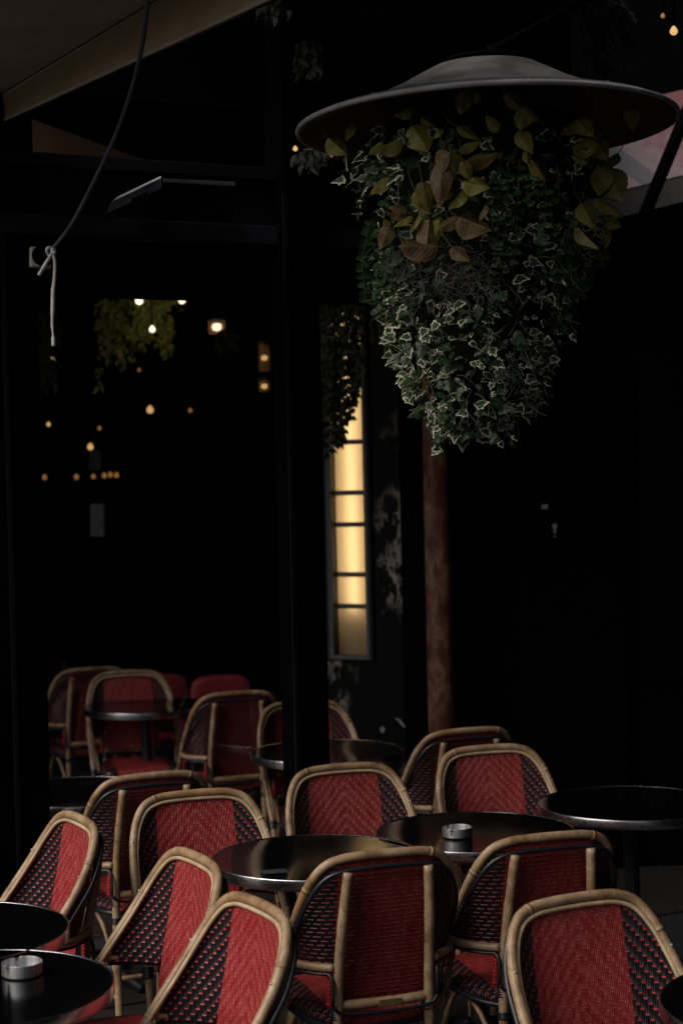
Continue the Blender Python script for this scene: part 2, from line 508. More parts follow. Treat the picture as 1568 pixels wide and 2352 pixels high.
# ------------------------------------------------------------------ tables
GT = 'round black café tables'
TR = .32
def make_table():
    t = thing('bistro_table', '', 'table')
    m = MB(); m.lathe([(0, .7275), (.31, .7275), (TR - .004, .7285)], 72); m.build('tabletop', M['tabletop'], t)
    m = MB(); m.lathe([(TR - .004, .7285), (TR - .002, .731), (TR, .7305), (TR + .001, .728), (TR + .001, .700), (TR - .001, .697), (TR - .01, .697), (0, .699)], 96)
    m.build('metal_rim', M['chrome'], t)
    m = MB(); m.lathe([(0, .696), (.11, .696), (.11, .688), (.035, .67), (.026, .62), (.026, .12), (.04, .08), (.05, .06), (0, .055)], 20); m.build('pedestal', M['iron'], t)
    for k in range(4):
        a = k * math.pi / 2 + .5; c, s = math.cos(a), math.sin(a)
        MB().tube(crom([(c * .03, s * .03, .10), (c * .12, s * .12, .085), (c * .22, s * .22, .045), (c * .27, s * .27, .018)], 4), [.022] * 8 + [.018] * 5, 8).build('foot', M['iron'], t)
    return t
tproto = make_table(); tf = [True]
def table(px, py, label, rz=0):
    p = atz(px, py, .73)
    if tf[0]:
        tproto.location = (p.x, p.y, 0); tproto.rotation_euler = (0, 0, rz); tproto['label'] = label; tproto['group'] = GT; tf[0] = False; return tproto
    return dup(tproto, (p.x, p.y, 0), rz, label, GT)
t1 = table(-62, 2268, 'round black table with red reflecting steel rim and an ashtray, at the bottom left corner')
t2 = table(-130, 2140, 'round black table at the left edge directly behind the one in the corner', .4)
t3 = table(726, 1966, 'round black centre table between the chair turned left and the chair seen from behind', .8)
t4 = table(1090, 1908, 'round black table with a steel ashtray, right of the centre table', .3)
t5 = table(1447, 1843, 'round black table with bright rim at the right edge beneath dark doors', 1.1)
t6 = table(335, 1620, 'dim round table behind the café glass before the chair facing out', .2)
t7 = table(178, 1817, 'dark round table beside the left post, behind the leftmost chair turned left', .6)
t8 = table(750, 1724, 'dark round table behind the black column, under the marble wall', .9)
t9 = table(1862, 2302, 'round black table cut by the frame at the bottom right, only its edge in view', .1)

def ashtray(px, py, rz, label):
    p = atz(px, py, .729)
    t = thing('ashtray', label, 'ashtray', (p.x, p.y, .7278), rz, 'steel ashtrays on the tables')
    def zf(a, r, z):
        if z < .0295: return 0
        d = min(abs(((a - k * 2 * math.pi / 3 + math.pi) % (2 * math.pi)) - math.pi) for k in range(3))
        return -.009 * max(0, 1 - (d / .11) ** 4)
    m = MB(); m.lathe([(0, .0), (.042, .0), (.0425, .0001), (.0465, .003), (.0468, .0035), (.047, .006), (.047, .029), (.047, .0312), (.0469, .0316), (.0458, .0316), (.0456, .0312), (.0456, .029), (.0456, .006), (.0452, .0042), (.0448, .004), (0, .004)], 72, zfun=zf)
    m.build('bowl', M['steel'], t)
    return t
ashtray(52, 2238, 2.0, 'brushed steel ashtray standing on the near left table')
ashtray(1050, 1921, 2.2, 'small steel ashtray standing on the table right of the centre')
p = atz(630, 2003, .7285)
m = MB(); m.box((0, 0, .0015), (.075, .05, .0012)); o = m.build('paper_slip', M['darkmetal'], None, False)
o.location = (p.x, p.y, .7290); o.rotation_euler = (0, 0, .25); tag(o, 'small dark grey card lying by the rim of the centre table', 'card')

# ------------------------------------------------------------------ ground
def struct(name, m, mat, smooth=False):
    o = m.build(name, mat, None, smooth); o['kind'] = 'structure'; return o
def paving_mat():
    g = NG('paving_slabs'); v = g.coord('Object')
    b = g.n('ShaderNodeTexBrick'); g.l(v, b.inputs['Vector'])
    b.inputs['Scale'].default_value = 1.6; b.inputs['Mortar Size'].default_value = .012
    b.inputs['Color1'].default_value = (.022, .022, .024, 1); b.inputs['Color2'].default_value = (.016, .016, .018, 1)
    b.inputs['Mortar'].default_value = (.006, .006, .006, 1)
    g.col(g.mix(g.noise(6, 6, v), b.outputs[0], (.012, .012, .013), 'MIX'))
    return g.set(rough=.8).m
g = MB(); g.quadgrid([[(-60, -60, 0), (60, -60, 0)], [(-60, 60, 0), (60, 60, 0)]]); struct('pavement', g, paving_mat())

# ------------------------------------------------------------------ café building
bld = thing('cafe_building', 'black café front with open bay, fascia, doors and marble wall behind the terrace', 'building', (0, 6.4, 0))
def part(name, m, mat, parent=None, smooth=False, bevel=0):
    o = m.build(name, mat, None, smooth, bevel); wp(o, parent or bld) if (parent is None or parent is bld) else None
    return o
ANG = R(27)
U = Vector((math.cos(ANG), math.sin(ANG), 0)); N = Vector((math.sin(ANG), -math.cos(ANG), 0))
F0 = at(690, 1300, 6.35); F0.z = 0
def fpt(t, z, d=0): return F0 + U * t + N * d + Vector((0, 0, z))
def fhit(px, py, d=0):
    """point where the picture ray meets the facade plane pushed out by d"""
    r = ray(px, py); o = Vector((0, 0, H)); q = F0 + N * d
    return o + r * ((q - o).dot(N) / r.dot(N))
def tz(px, py, d=0):
    p = fhit(px, py, d); return (p - F0).dot(U), p.z
def fbox(t0, t1, z0, z1, d0, d1, m=None):
    m = m or MB()
    m.hexa([fpt(t0, z0, d0), fpt(t1, z0, d0), fpt(t1, z0, d1), fpt(t0, z0, d1)], [fpt(t0, z1, d0), fpt(t1, z1, d0), fpt(t1, z1, d1), fpt(t0, z1, d1)]); return m
# black column: slightly leaning edges are just perspective
tl = tz(648, 1500)[0]; tr = tz(726, 1500)[0]
part('column', fbox(tl, tr, 0, 3.6, -.02, .10), M['black'], bevel=.006)
part('column_trim', fbox(tl - .006, tl + .012, 0, 2.9, .102, .112), M['navy'])
# left post
pl = tz(103, 1500)[0]; pl0 = tz(-60, 1500)[0]
part('side_post', fbox(pl0, pl, 0, 3.6, -.05, .02), M['black'], bevel=.006)
pa, pb = tz(14, 1200)[0], tz(24, 1200)[0]
part('post_trim', fbox(pa, pb, 0, 2.75, .022, .032), M['navy'])
# fascia
z0 = tz(100, 542)[1]; z1 = tz(100, 496)[1]; z2 = tz(100, 388)[1]; z3 = tz(100, 356)[1]
tL = tz(-400, 500)[0]; tR = 1.2
part('transom', fbox(tL, tR, tz(300, 683)[1], z0 - .002, -.06, -.01), M['black'])
part('fascia_beam', fbox(tL, tR, z0, z1, -.08, .04), M['navyworn'], bevel=.004)
part('fascia_board', fbox(tL, tR, z1 + .002, z2, -.08, .0), M['navy'])
part('cornice', fbox(tL, tR, z2 + .002, z3, -.08, .05), M['navy'], bevel=.004)
part('upper_wall', fbox(-.05, tz(1325, 320)[0], z3 + .002, 6.5, -.12, -.03), M['black'])
part('upper_wall', fbox(tL, tz(30, 340)[0] - .02, z3 + .002, 6.5, -.12, -.03), M['black'])
part('upper_wall', fbox(tz(30, 340)[0] - .015, -.055, tz(100, 200)[1], 6.5, -.045, -.03), M['black'])
# wooden ceiling board seen through the clerestory gap
q = MB(); zt = z3 + .02
q.hexa([fpt(tL, zt, -1.0), fpt(.4, zt, -1.0), fpt(.4, zt + .05, -2.2), fpt(tL, zt + .05, -2.2)],
       [fpt(tL, zt + .6, -1.0), fpt(.4, zt + .02, -1.0), fpt(.4, zt + .1, -2.2), fpt(tL, zt + .65, -2.2)])
part('ceiling_board', q, M['wood'])
# room behind
def quadpart(name, pts, mat, th=.03):
    m = MB(); m.slab(pts, th); return part(name, m, mat)
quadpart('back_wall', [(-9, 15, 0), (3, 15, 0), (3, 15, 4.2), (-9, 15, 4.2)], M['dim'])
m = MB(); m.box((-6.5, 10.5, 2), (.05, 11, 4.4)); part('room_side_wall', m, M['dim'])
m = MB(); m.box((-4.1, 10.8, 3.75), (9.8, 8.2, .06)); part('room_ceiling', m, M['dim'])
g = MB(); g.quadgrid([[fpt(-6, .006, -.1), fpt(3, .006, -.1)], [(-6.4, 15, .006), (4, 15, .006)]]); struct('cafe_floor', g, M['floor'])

# marble wall with the lit tall window
WA = R(-28); WU = Vector((math.cos(WA), math.sin(WA), 0)); WN = Vector((math.sin(WA), -math.cos(WA), 0))
W0 = at(800, 1200, 8.35); W0.z = 0
def whit(px, py, d=0):
    r = ray(px, py); o = Vector((0, 0, H)); q = W0 + WN * d
    p = o + r * ((q - o).dot(WN) / r.dot(WN)); return ((p - W0).dot(WU), p.z)
def wpt(t, z, d=0): return W0 + WU * t + WN * d + Vector((0, 0, z))
def wbox(t0, t1, z0, z1, d0, d1, m=None):
    m = m or MB()
    m.hexa([wpt(t0, z0, d0), wpt(t1, z0, d0), wpt(t1, z0, d1), wpt(t0, z0, d1)], [wpt(t0, z1, d0), wpt(t1, z1, d0), wpt(t1, z1, d1), wpt(t0, z1, d1)]); return m
wl, wr = whit(755, 1250)[0], whit(849, 1250)[0]
wb = whit(800, 1514)[1]; wt = wb + 2.05
ml, mr = whit(741, 1300)[0], whit(960, 1300)[0]
m = MB()
wbox(ml - .12, ml + .012, 0, 4.2, -.3, .0, m)
part('wall_edge', m, M['black'])
m = MB(); wbox(ml + .014, wl, 0, 4.2, -.25, .0, m); wbox(wr, mr, 0, 4.2, -.25, .0, m)
wbox(wl, wr, 0, wb, -.25, .0, m); wbox(wl, wr, wt, 4.2, -.25, .0, m)
part('marble_wall', m, M['marble'])
m = MB(); wbox(whit(932, 1300)[0], whit(992, 1300)[0], 0, 4.2, .004, .05, m); part('wall_edge', m, M['black'])  # black strip also stands in for the marble column's shaded left side
# window thing parts
win = bpy.data.objects.new('window', None); C.objects.link(win); win.location = wpt((wl + wr) / 2, wb, 0); win.parent = bld
win.matrix_parent_inverse = Matrix.Translation((0, -6.4, 0))
def wpart(name, m, mat, smooth=False, bevel=0):
    o = m.build(name, mat, None, smooth, bevel)
    o.parent = win; o.matrix_parent_inverse = Matrix.Translation(-Vector(win.location)); return o
m = MB(); fw = .026
wbox(wl, wl + fw, wb, wt, -.036, .02, m); wbox(wr - .020, wr, wb, wt, -.036, .02, m)
wbox(wl + fw, wr - .020, wb, wb + .018, -.036, .02, m); wbox(wl + fw, wr - .020, wt - .02, wt, -.036, .02, m)
wpart('frame', m, M['darkmetal'], bevel=.002)
m = MB(); wbox(wl - .016, wl - .002, wb - .01, wt, .002, .016, m); wbox(wr + .004, wr + .014, wb - .01, wt, .002, .018, m)
wpart('outer_frame', m, M['navyworn'])
for py in (1015, 1132, 1205, 1320, 1393):
    z = whit(803, py)[1]; m = wbox(wl + fw + .001, wr - .021, z - .012, z + .012, -.030, -.010)
    wpart('glazing_bar', m, M['darkmetal'], bevel=.002)
zsh = whit(803, 1405)[1]
dg = NG('frosted_diffuser'); tb = dg.n('ShaderNodeBsdfTranslucent'); tb.inputs[0].default_value = (.80, .72, .58, 1)
df = dg.n('ShaderNodeBsdfDiffuse'); df.inputs[0].default_value = (.30, .24, .15, 1); ms_ = dg.n('ShaderNodeMixShader'); ms_.inputs[0].default_value = .35
dg.l(tb.outputs[0], ms_.inputs[1]); dg.l(df.outputs[0], ms_.inputs[2]); dg.l(ms_.outputs[0], dg.t.nodes['Material Output'].inputs[0])
m = MB(); o_ = len(m.v); m.quadgrid([[wpt(wl - .02, wb - .02, -.040), wpt(wr + .02, wb - .02, -.040)], [wpt(wl - .02, wt + .02, -.040), wpt(wr + .02, wt + .02, -.040)]])
wpart('diffuser', m, dg.m)
m = MB(); wbox(wl - .03, wr + .03, wb - .05, wt + .05, -.18, -.16, m); wpart('back_panel', m, M['white'])
tube = emit('warm_tube', (1.0, .70, .36), 9.5, True)
m = MB(); xt = whit(820, 1250, -.09)[0]
m.tube([wpt(xt, zsh, -.084), wpt(xt, wt - .05, -.084)], .011, 12); wpart('tube_lamp', m, tube, True)
# marble column
cc = at(1007, 1300, 8.0)
m = MB(); m.lathe([(0, 0), (.09, 0), (.09, .10), (.075, .13), (.064, .16), (.060, 4.2), (0, 4.2)], 40, Matrix.Translation((cc.x, cc.y, 0)))
part('marble_column', m, M['redmarble'], smooth=True)
# dark doors and wall on the right
quadpart('door_wall', [at(1030, 1200, 8.1).xy.to_3d(), at(1700, 1200, 8.1).xy.to_3d(), at(1700, 1200, 8.1).xy.to_3d() + Vector((0, 0, 3.3)), at(1030, 1200, 8.1).xy.to_3d() + Vector((0, 0, 3.3))], M['black'], .1)
d0 = at(1195, 1400, 8.05); d1 = at(1440, 1400, 8.05)
dm = MB(); dm.hexa([(d0.x, 8.06, 0.01), (d1.x, 8.06, .01), (d1.x, 8.098, .01), (d0.x, 8.098, .01)], [(d0.x, 8.06, 2.4), (d1.x, 8.06, 2.4), (d1.x, 8.098, 2.4), (d0.x, 8.098, 2.4)])
door = part('door', dm, M['black'], bevel=.004)
def dpart(name, m, mat, smooth=False):
    o = m.build(name, mat, None, smooth); o.parent = door
    o.matrix_parent_inverse = (Matrix.Translation((0, 6.4, 0)) @ door.matrix_basis).inverted() if False else Matrix.Identity(4)
    return o
p = at(1250, 1164, 8.055); m = MB(); m.box(p, (.028, .008, .022)); dpart('lock_plate', m, M['greymetal'])
p = at(1273, 1213, 8.055); m = MB()
def disc(m, c, r, n=16, d=.008):
    o = len(m.v)
    for dy in (-d / 2, d / 2):
        for k in range(n):
            a = 2 * math.pi * k / n; m.v.append((c[0] + r * math.cos(a), c[1] + dy, c[2] + r * math.sin(a)))
    m.f.append(tuple(range(o, o + n))); m.mi.append(0); m.f.append(tuple(range(o + 2 * n - 1, o + n - 1, -1))); m.mi.append(0)
    for k in range(n):
        k2 = (k + 1) % n; m.f.append((o + k, o + k2, o + n + k2, o + n + k)); m.mi.append(0)
disc(m, (p.x, p.y, p.z + .010), .011); m.box((p.x, p.y, p.z - .012), (.010, .0078, .026)); disc(m, (p.x, p.y, p.z - .040), .004, 10)
dpart('keyhole_plate', m, M['greymetal'])
gx0, gx1 = at(1466, 1200, 8.05).x, at(1600, 1200, 8.05).x
m = MB(); m.hexa([(gx0, 8.06, .9), (gx1, 8.06, .9), (gx1, 8.09, .9), (gx0, 8.09, .9)], [(gx0, 8.06, 2.45), (gx1, 8.06, 2.45), (gx1, 8.09, 2.45), (gx0, 8.09, 2.45)])
gd_ = NG('dark_glazing'); gd_.col((.002, .002, .003)); gd_.set(rough=.12, spec=.3); gd_.bump(gd_.noise(3, 3, gd_.coord('Object', (.4, 1, 5))), .12, .02)
part('glazed_panel', m, gd_.m)
# unseen tall wall added on the right to block sky light
m = MB(); m.hexa([(1.62, 8.2, 0), (3.0, -6.0, 0), (3.1, -6.0, 0), (1.72, 8.2, 0)], [(1.62, 8.2, 8), (3.0, -6.0, 8), (3.1, -6.0, 8), (1.72, 8.2, 8)])
part('sky_blocker_wall', m, M['black'])
# dark canopy soffit above
m = MB(); m.hexa([fpt(-.6, 3.62, .1), fpt(.85, 3.62, .1), fpt(.95, 3.62, 2.9), fpt(-.1, 3.62, 2.9)], [fpt(-.6, 3.7, .1), fpt(.85, 3.7, .1), fpt(.95, 3.7, 2.9), fpt(-.1, 3.7, 2.9)])
part('canopy_soffit', m, M['black'])
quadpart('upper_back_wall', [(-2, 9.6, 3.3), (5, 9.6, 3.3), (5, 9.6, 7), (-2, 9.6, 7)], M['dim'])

# glazed screen inside the bay
ga = at(105, 1500, 6.95); gb = at(575, 1500, 7.32)
def glass_mat():
    g = NG('clear_glass'); t = g.n('ShaderNodeBsdfTransparent'); t.inputs[0].default_value = (.88, .89, .9, 1)
    gl = g.n('ShaderNodeBsdfGlossy'); gl.inputs['Roughness'].default_value = .02
    fr = g.n('ShaderNodeFresnel'); fr.inputs[0].default_value = 1.45
    mx = g.n('ShaderNodeMixShader'); g.l(fr.outputs[0], mx.inputs[0]); g.l(t.outputs[0], mx.inputs[1]); g.l(gl.outputs[0], mx.inputs[2])
    g.l(mx.outputs[0], g.t.nodes['Material Output'].inputs[0]); return g.m
m = MB(); dv = Vector((.004, .01, 0))
m.hexa([Vector((ga.x, ga.y, .02)), Vector((gb.x, gb.y, .02)), Vector((gb.x, gb.y, .02)) + dv, Vector((ga.x, ga.y, .02)) + dv],
       [Vector((ga.x, ga.y, 2.7)), Vector((gb.x, gb.y, 2.7)), Vector((gb.x, gb.y, 2.7)) + dv, Vector((ga.x, ga.y, 2.7)) + dv])
part('glass_pane', m, glass_mat())

# torn stickers on the marble
m = MB(); c = [wpt(*whit(px, py, .006), .006) for px, py in ((918, 1252), (930, 1240), (931, 1302), (923, 1300), (917, 1278))]
def polyslab(c, dv):
    m = MB(); n = len(c); m.v = [tuple(p) for p in c] + [tuple(p + dv) for p in c]
    m.f = [tuple(range(n)), tuple(range(2 * n - 1, n - 1, -1))] + [(k, (k + 1) % n, n + (k + 1) % n, n + k) for k in range(n)]; m.mi = [0] * len(m.f); return m
o = polyslab(c, WN * -.002).build('torn_sticker', M['paper'], None, False); tag(o, 'torn pale paper sticker on the black marble beside the lit window', 'sticker')
for k, pl_ in enumerate((((905, 1648), (918, 1652), (924, 1660), (931, 1668), (929, 1672), (921, 1666), (913, 1655)), ((872, 1672), (880, 1668), (884, 1676), (879, 1684), (874, 1682)))):
    c = [wpt(*whit(px, py, .006), .006) for px, py in pl_]
    o = polyslab(c, WN * -.002).build('torn_sticker', M['paper'], None, False)
    tag(o, ('scrap of white paper low on the marble wall above a dark table', 'smaller white paper scrap low on the marble wall, left of the other scrap')[k], 'sticker')

# ------------------------------------------------------------------ awning
aw = thing('awning', 'beige canvas awning jutting out over the terrace at the upper left', 'awning', at(0, 280, 6.0))
A0 = at(-40, 298, 6.05); A1 = at(640, -14, 4.15); A2 = at(900, -134, 3.6)
B0 = at(-40, 246, 5.95); B1 = at(395, -10, 4.75)
dirA = (A1 - A0).normalized()
inw = Vector((-.90, -.32, .10))
def apart(name, m, mat, smooth=False, bevel=0):
    o = m.build(name, mat, None, smooth, bevel); o.parent = aw; o.matrix_parent_inverse = Matrix.Translation(-Vector(aw.location)); return o
a, b = A0, A0 + dirA * 4.2
# band: hanging canvas strip tilted up and to the left
e0 = at(-40, 248, 6.0); e1 = e0 + (at(372, 0, 4.85) - e0).normalized() * 4.1
m = MB(); rows = []
for k in range(13):
    s = k / 12; rows.append([a.lerp(e0, s) + Vector((0, 0, .004 * math.sin(s * 9))), b.lerp(e1, s) + Vector((0, 0, .004 * math.sin(s * 9)))])
m.quadgrid(rows); m.quadgrid([[p + Vector((0, 0, .006)) for p in r] for r in rows], flip=True)
apart('valance', m, M['awningband'], True)
m = MB()
for k, (dz, dd) in enumerate(((.0, .0), (.012, .028))):
    m.tube([e0 + Vector((-dd, 0, dz)), e1 + Vector((-dd, 0, dz))], .004, 6)
m.tube([a, b], .006, 6)
apart('hem', m, M['awning'])
sl = Vector((-1.3, -.3, .15)); m = MB(); rows = []
for k in range(9):
    s = k / 8; sag = Vector((0, 0, -.10 * math.sin(math.pi * s)))
    rows.append([e0 + Vector((0, 0, .012)) + sl * s + sag, (e0 + e1) / 2 + Vector((0, 0, .012)) + sl * s + sag * 1.3, e1 + Vector((0, 0, .012)) + sl * s + sag])
m.quadgrid(rows); m.quadgrid([[p + Vector((0, 0, .006)) for p in r] for r in rows], flip=True)
apart('canvas', m, M['awning'], True)
m = MB(); m.tube([a + Vector((.02, .02, .02)), b + Vector((.02, .02, .02))], .018, 8); apart('edge_bar', m, M['navy'], True)

# ------------------------------------------------------------------ floodlight / heater box on the fascia
hb = thing('wall_heater', 'grey topped wedge shaped heater box fixed to the dark fascia under the awning', 'heater', at(380, 450, 5.75))
def hp(name, m, mat, smooth=False, bevel=.002):
    o = m.build(name, mat, None, smooth, bevel); o.parent = hb; o.matrix_parent_inverse = Matrix.Translation(-Vector(hb.location)); return o
a, b, c = at(250, 474, 5.55), at(372, 412, 5.8), at(541, 421, 5.86)
m = MB(); m.hexa([at(246, 490, 5.5), at(372, 432, 5.78), at(366, 430, 5.98), at(262, 462, 5.9)], [at(256, 464, 5.5), at(370, 408, 5.78), at(370, 404, 5.98), at(270, 452, 5.9)])
hp('lid', m, plain('dusty_lid_metal', (.42, .42, .45), .6, var=.4, scale=9))
m = MB(); m.hexa([at(375, 419, 5.78), at(541, 428, 5.85), at(540, 426, 6.0), at(376, 420, 6.0)], [at(375, 410, 5.78), at(541, 418, 5.85), at(540, 418, 6.0), at(376, 411, 6.0)])
hp('lid', m, M['darkmetal'])
m = MB(); m.hexa([at(307, 502, 5.62), at(325, 506, 5.78), at(325, 506, 6.0), at(307, 502, 6.0)], [at(303, 455, 5.6), at(366, 428, 5.78), at(366, 428, 6.0), at(303, 455, 6.0)])
hp('bracket', m, M['darkmetal'])
m = MB(); m.hexa([at(238, 512, 5.5), at(290, 492, 5.6), at(290, 492, 5.9), at(238, 512, 5.9)], [at(240, 490, 5.5), at(288, 468, 5.6), at(288, 468, 5.9), at(240, 490, 5.9)])
hp('lamp_head', m, M['darkmetal'])
m = MB(); m.hexa([at(328, 504, 5.80), at(536, 512, 5.87), at(536, 512, 6.0), at(328, 504, 6.0)], [at(372, 428, 5.8), at(538, 430, 5.87), at(538, 430, 6.0), at(372, 428, 6.0)])
hp('housing', m, M['black'])

# round black spot in a white square housing
sp = thing('wall_speaker', 'white square wall fitting with a round black face under the fascia at left', 'speaker', at(97, 592, 5.9))
def spp(name, m, mat, smooth=False, bevel=.003):
    o = m.build(name, mat, None, smooth, bevel); o.parent = sp; o.matrix_parent_inverse = Matrix.Translation(-Vector(sp.location)); return o
q = [at(71, 612, 5.84), at(119, 614, 5.86), at(119, 568, 5.86), at(71, 566, 5.84)]
m = MB(); m.slab(q, .12); spp('housing', m, M['white'])
p = at(99, 587, 5.83); m = MB(); disc(m, p, .036, 32, .02); spp('face', m, M['black'], False)

# black cable with knotted white rope
pts = [at(px, py, Y) for px, py, Y in ((348, -60, 4.3), (338, 20, 4.4), (326, 110, 4.6), (300, 215, 4.8), (262, 320, 5.0), (210, 430, 5.2), (165, 515, 5.35), (122, 572, 5.45))]
o = MB().tube(crom(pts, 6), .0066, 8).build('cable', M['cable']); tag(o, 'black cable curving down from the awning to the knotted white cord', 'cable')
rp = thing('rope', 'white cord knotted at the end of the black cable with one long hanging tail', 'rope', at(120, 575, 5.42))
def rpp(name, m):
    o = m.build(name, M['rope'], None, True); o.parent = rp; o.matrix_parent_inverse = Matrix.Translation(-Vector(rp.location)); return o
m = MB(); kc = at(118, 578, 5.42)
m.tube([kc + Vector((.013 * math.cos(a), .010 * math.sin(2 * a), .013 * math.sin(a))) for a in [k * .35 for k in range(20)]], .005, 8)
m.tube([kc + Vector((.004, -.004, .012)), kc + Vector((.008, 0, -.018))], .008, 8); rpp('knot', m)
rpp('long_tail', MB().tube(crom([at(px, py, 5.4) for px, py in ((121, 582), (127, 605), (125, 650), (123, 665), (122, 705), (121, 745), (123, 770), (124, 795))], 4), [.0058] * 12 + [.0068] * 6 + [.005] * 4 + [.0035] * 3 + [.0065] * 4, 8))
rpp('short_tail', MB().tube([at(121, 582, 5.4), at(106, 605, 5.39), at(90, 632, 5.38)], .0058, 8))

# ------------------------------------------------------------------ hanging lamp
LY = 4.65
lc = at(1116, 291, LY)
lamp = thing('pendant_lamp', 'wide grey metal dish lamp shade hung from a rod above the ivy', 'lamp', lc)
RT = Matrix.Rotation(R(-.75), 4, 'Y') @ Matrix.Rotation(R(-.3), 4, 'X') @ Matrix.Diagonal((.98, .98, 1.03, 1))
def lp(name, m, mat, smooth=True):
    return m.build(name, mat, lamp, smooth)
m = MB()
prof = [(.516, .0), (.514, .008), (.495, .016), (.42, .036), (.33, .064), (.25, .098), (.19, .130), (.15, .150), (.11, .158), (0, .160)]
under = [(0, .150), (.11, .146), (.185, .118), (.25, .086), (.33, .052), (.42, .024), (.44, .012), (.49, .004), (.505, -.008), (.516, -.004), (.516, .0)]
m.lathe(prof, 96, RT); lp('shade', m, plain('dull_grey_shade', (.085, .083, .082), .5, var=.6, scale=9, bump=.3))
m = MB(); m.tube([RT @ Vector((.517 * math.cos(a_ * math.pi / 60), .517 * math.sin(a_ * math.pi / 60), 0)) for a_ in range(121)], .007, 8, caps=False); lp('rim', m, plain('worn_rim_metal', (.30, .30, .31), .5, var=.3, scale=20))
for ba_ in (-2.30, -.95, .5):
    bp_ = RT @ Vector((.47 * math.cos(ba_), .47 * math.sin(ba_), .017)); m = MB(); m.lathe([(0, -.012), (.007, -.012), (.007, .004), (.004, .007), (0, .007)], 10, Matrix.Translation(bp_)); lp('bolt', m, M['greymetal'])
m = MB(); m.lathe(under, 96, RT); lp('shade_underside', m, plain('rusty_enamel', (.05, .036, .028), .6, var=.4, scale=5))
m = MB(); m.lathe([(0, .160), (.105, .160), (.118, .164), (.118, .170), (.10, .178), (0, .182)], 40, RT); lp('collar', m, M['black'])
e = at(1312, 18, 4.9) - Vector(lc); s0 = at(1138, 110, LY) - Vector(lc)
m = MB(); m.tube([s0, e, e + (e - s0) * .9], .010, 10); m.tube([Vector((.02, 0, .185)), Vector((.02, 0, .215))], .014, 10); lp('rod', m, M['black'])

# ------------------------------------------------------------------ foliage helpers
def leaf_mat(name, body, rim, thr=.5, rough=.45, vein=None, cut=None):
    g = NG(name)
    a = g.n('ShaderNodeAttribute'); a.attribute_name = 'rim'
    r = g.n('ShaderNodeAttribute'); r.attribute_name = 'tone'
    v = g.coord('Object')
    n = g.noise(48, 3, v)
    f = g.math('ADD', a.outputs['Fac'], g.math('MULTIPLY_ADD', n, 1.0, -.5))
    f = g.ramp(f, [(thr - .08, 0.0), (thr + .08, 1.0)])
    b2 = g.mix(r.outputs['Fac'], body[0], body[1])
    rf = g.ramp(r.outputs['Fac'], [(cut[0], 0.0), (cut[1], 1.0)]) if cut else r.outputs['Fac']
    rm = g.mix(rf, rim[0], rim[1])
    c = g.mix(f, b2, rm)
    c = g.mix(g.ramp(g.noise(45, 4, v), [(.4, 0.0), (.7, .55)]), c, g.mix(.5, c, (.02, .018, .01)))
    if vein:
        ax_ = g.n('ShaderNodeAttribute'); ax_.attribute_name = 'lx'; ay_ = g.n('ShaderNodeAttribute'); ay_.attribute_name = 'ly'
        alx = g.math('ABSOLUTE', ax_.outputs['Fac'])
        sv = g.math('SINE', g.math('MULTIPLY', g.math('SUBTRACT', ay_.outputs['Fac'], g.math('MULTIPLY', alx, .9)), 44.0))
        side = g.ramp(sv, [(.80, 0.0), (.97, .6)])
        mid = g.math('LESS_THAN', alx, .022)
        vm = g.math('MAXIMUM', side, mid)
        c = g.mix(g.math('MULTIPLY', vm, .65), c, vein)
        g.bump(g.math('SUBTRACT', g.math('MULTIPLY', g.noise(200, 2, v), .4), vm), .6, .003)
    else:
        g.bump(g.noise(260, 2, v), .35, .002)
    g.col(c)
    return g.set(rough=rough, spec=.4).m
IVY = [(0, .04), (.16, -.03), (.36, -.06), (.55, .08), (.45, .24), (.52, .50), (.31, .54), (.15, .80), (0, 1.02)]
COL = [(0, 0), (.15, .02), (.26, .09), (.28, .13), (.335, .21), (.33, .26), (.365, .34), (.345, .39), (.35, .46), (.315, .52), (.305, .59), (.255, .65), (.235, .72), (.175, .79), (.145, .86), (.07, .94), (0, 1.04)]
RND = [(0, 0), (.2, .03), (.38, .2), (.44, .45), (.36, .72), (.18, .92), (0, 1.0)]
class Leaves:
    def __init__(self): self.m = MB(); self.rim = []; self.tone = []; self.lx = []; self.ly = []
    def add(self, outline, base, tip, nrm, size, width=1.0, fold=.18, curl=.2, tone=0., inner=.68):
        ax = tip.normalized(); n = (nrm - ax * nrm.dot(ax))
        if n.length < 1e-3: n = Vector((0, -1, 0)) - ax * (-ax.y)
        n.normalize(); sd = ax.cross(n).normalized()
        full = outline + [(-x, y) for x, y in outline[-2:0:-1]]
        o = len(self.m.v); cy = .42
        def P(x, y):
            z = -fold * abs(x) * 1.0 - curl * (y * y) * .5 + .03 * math.sin(9 * y + 5 * x)
            return tuple(base + (sd * (x * width) + ax * y + n * z) * size)
        k = len(full)
        for x, y in full: self.m.v.append(P(x, y)); self.rim.append(1.0); self.tone.append(tone); self.lx.append(x); self.ly.append(y)
        for x, y in full:
            self.m.v.append(P(x * inner, cy + (y - cy) * inner)); self.rim.append(.25); self.tone.append(tone); self.lx.append(x * inner); self.ly.append(cy + (y - cy) * inner)
        self.m.v.append(P(0, cy)); self.rim.append(0.0); self.tone.append(tone); self.lx.append(0.0); self.ly.append(cy)
        for i in range(k):
            j = (i + 1) % k
            self.m.f.append((o + i, o + j, o + k + j, o + k + i)); self.m.mi.append(0)
            self.m.f.append((o + k + i, o + k + j, o + 2 * k)); self.m.mi.append(0)
    def build(self, name, mat, parent=None):
        self.m.att = {'rim': self.rim, 'tone': self.tone, 'lx': self.lx, 'ly': self.ly}
        return self.m.build(name, mat, parent, False)

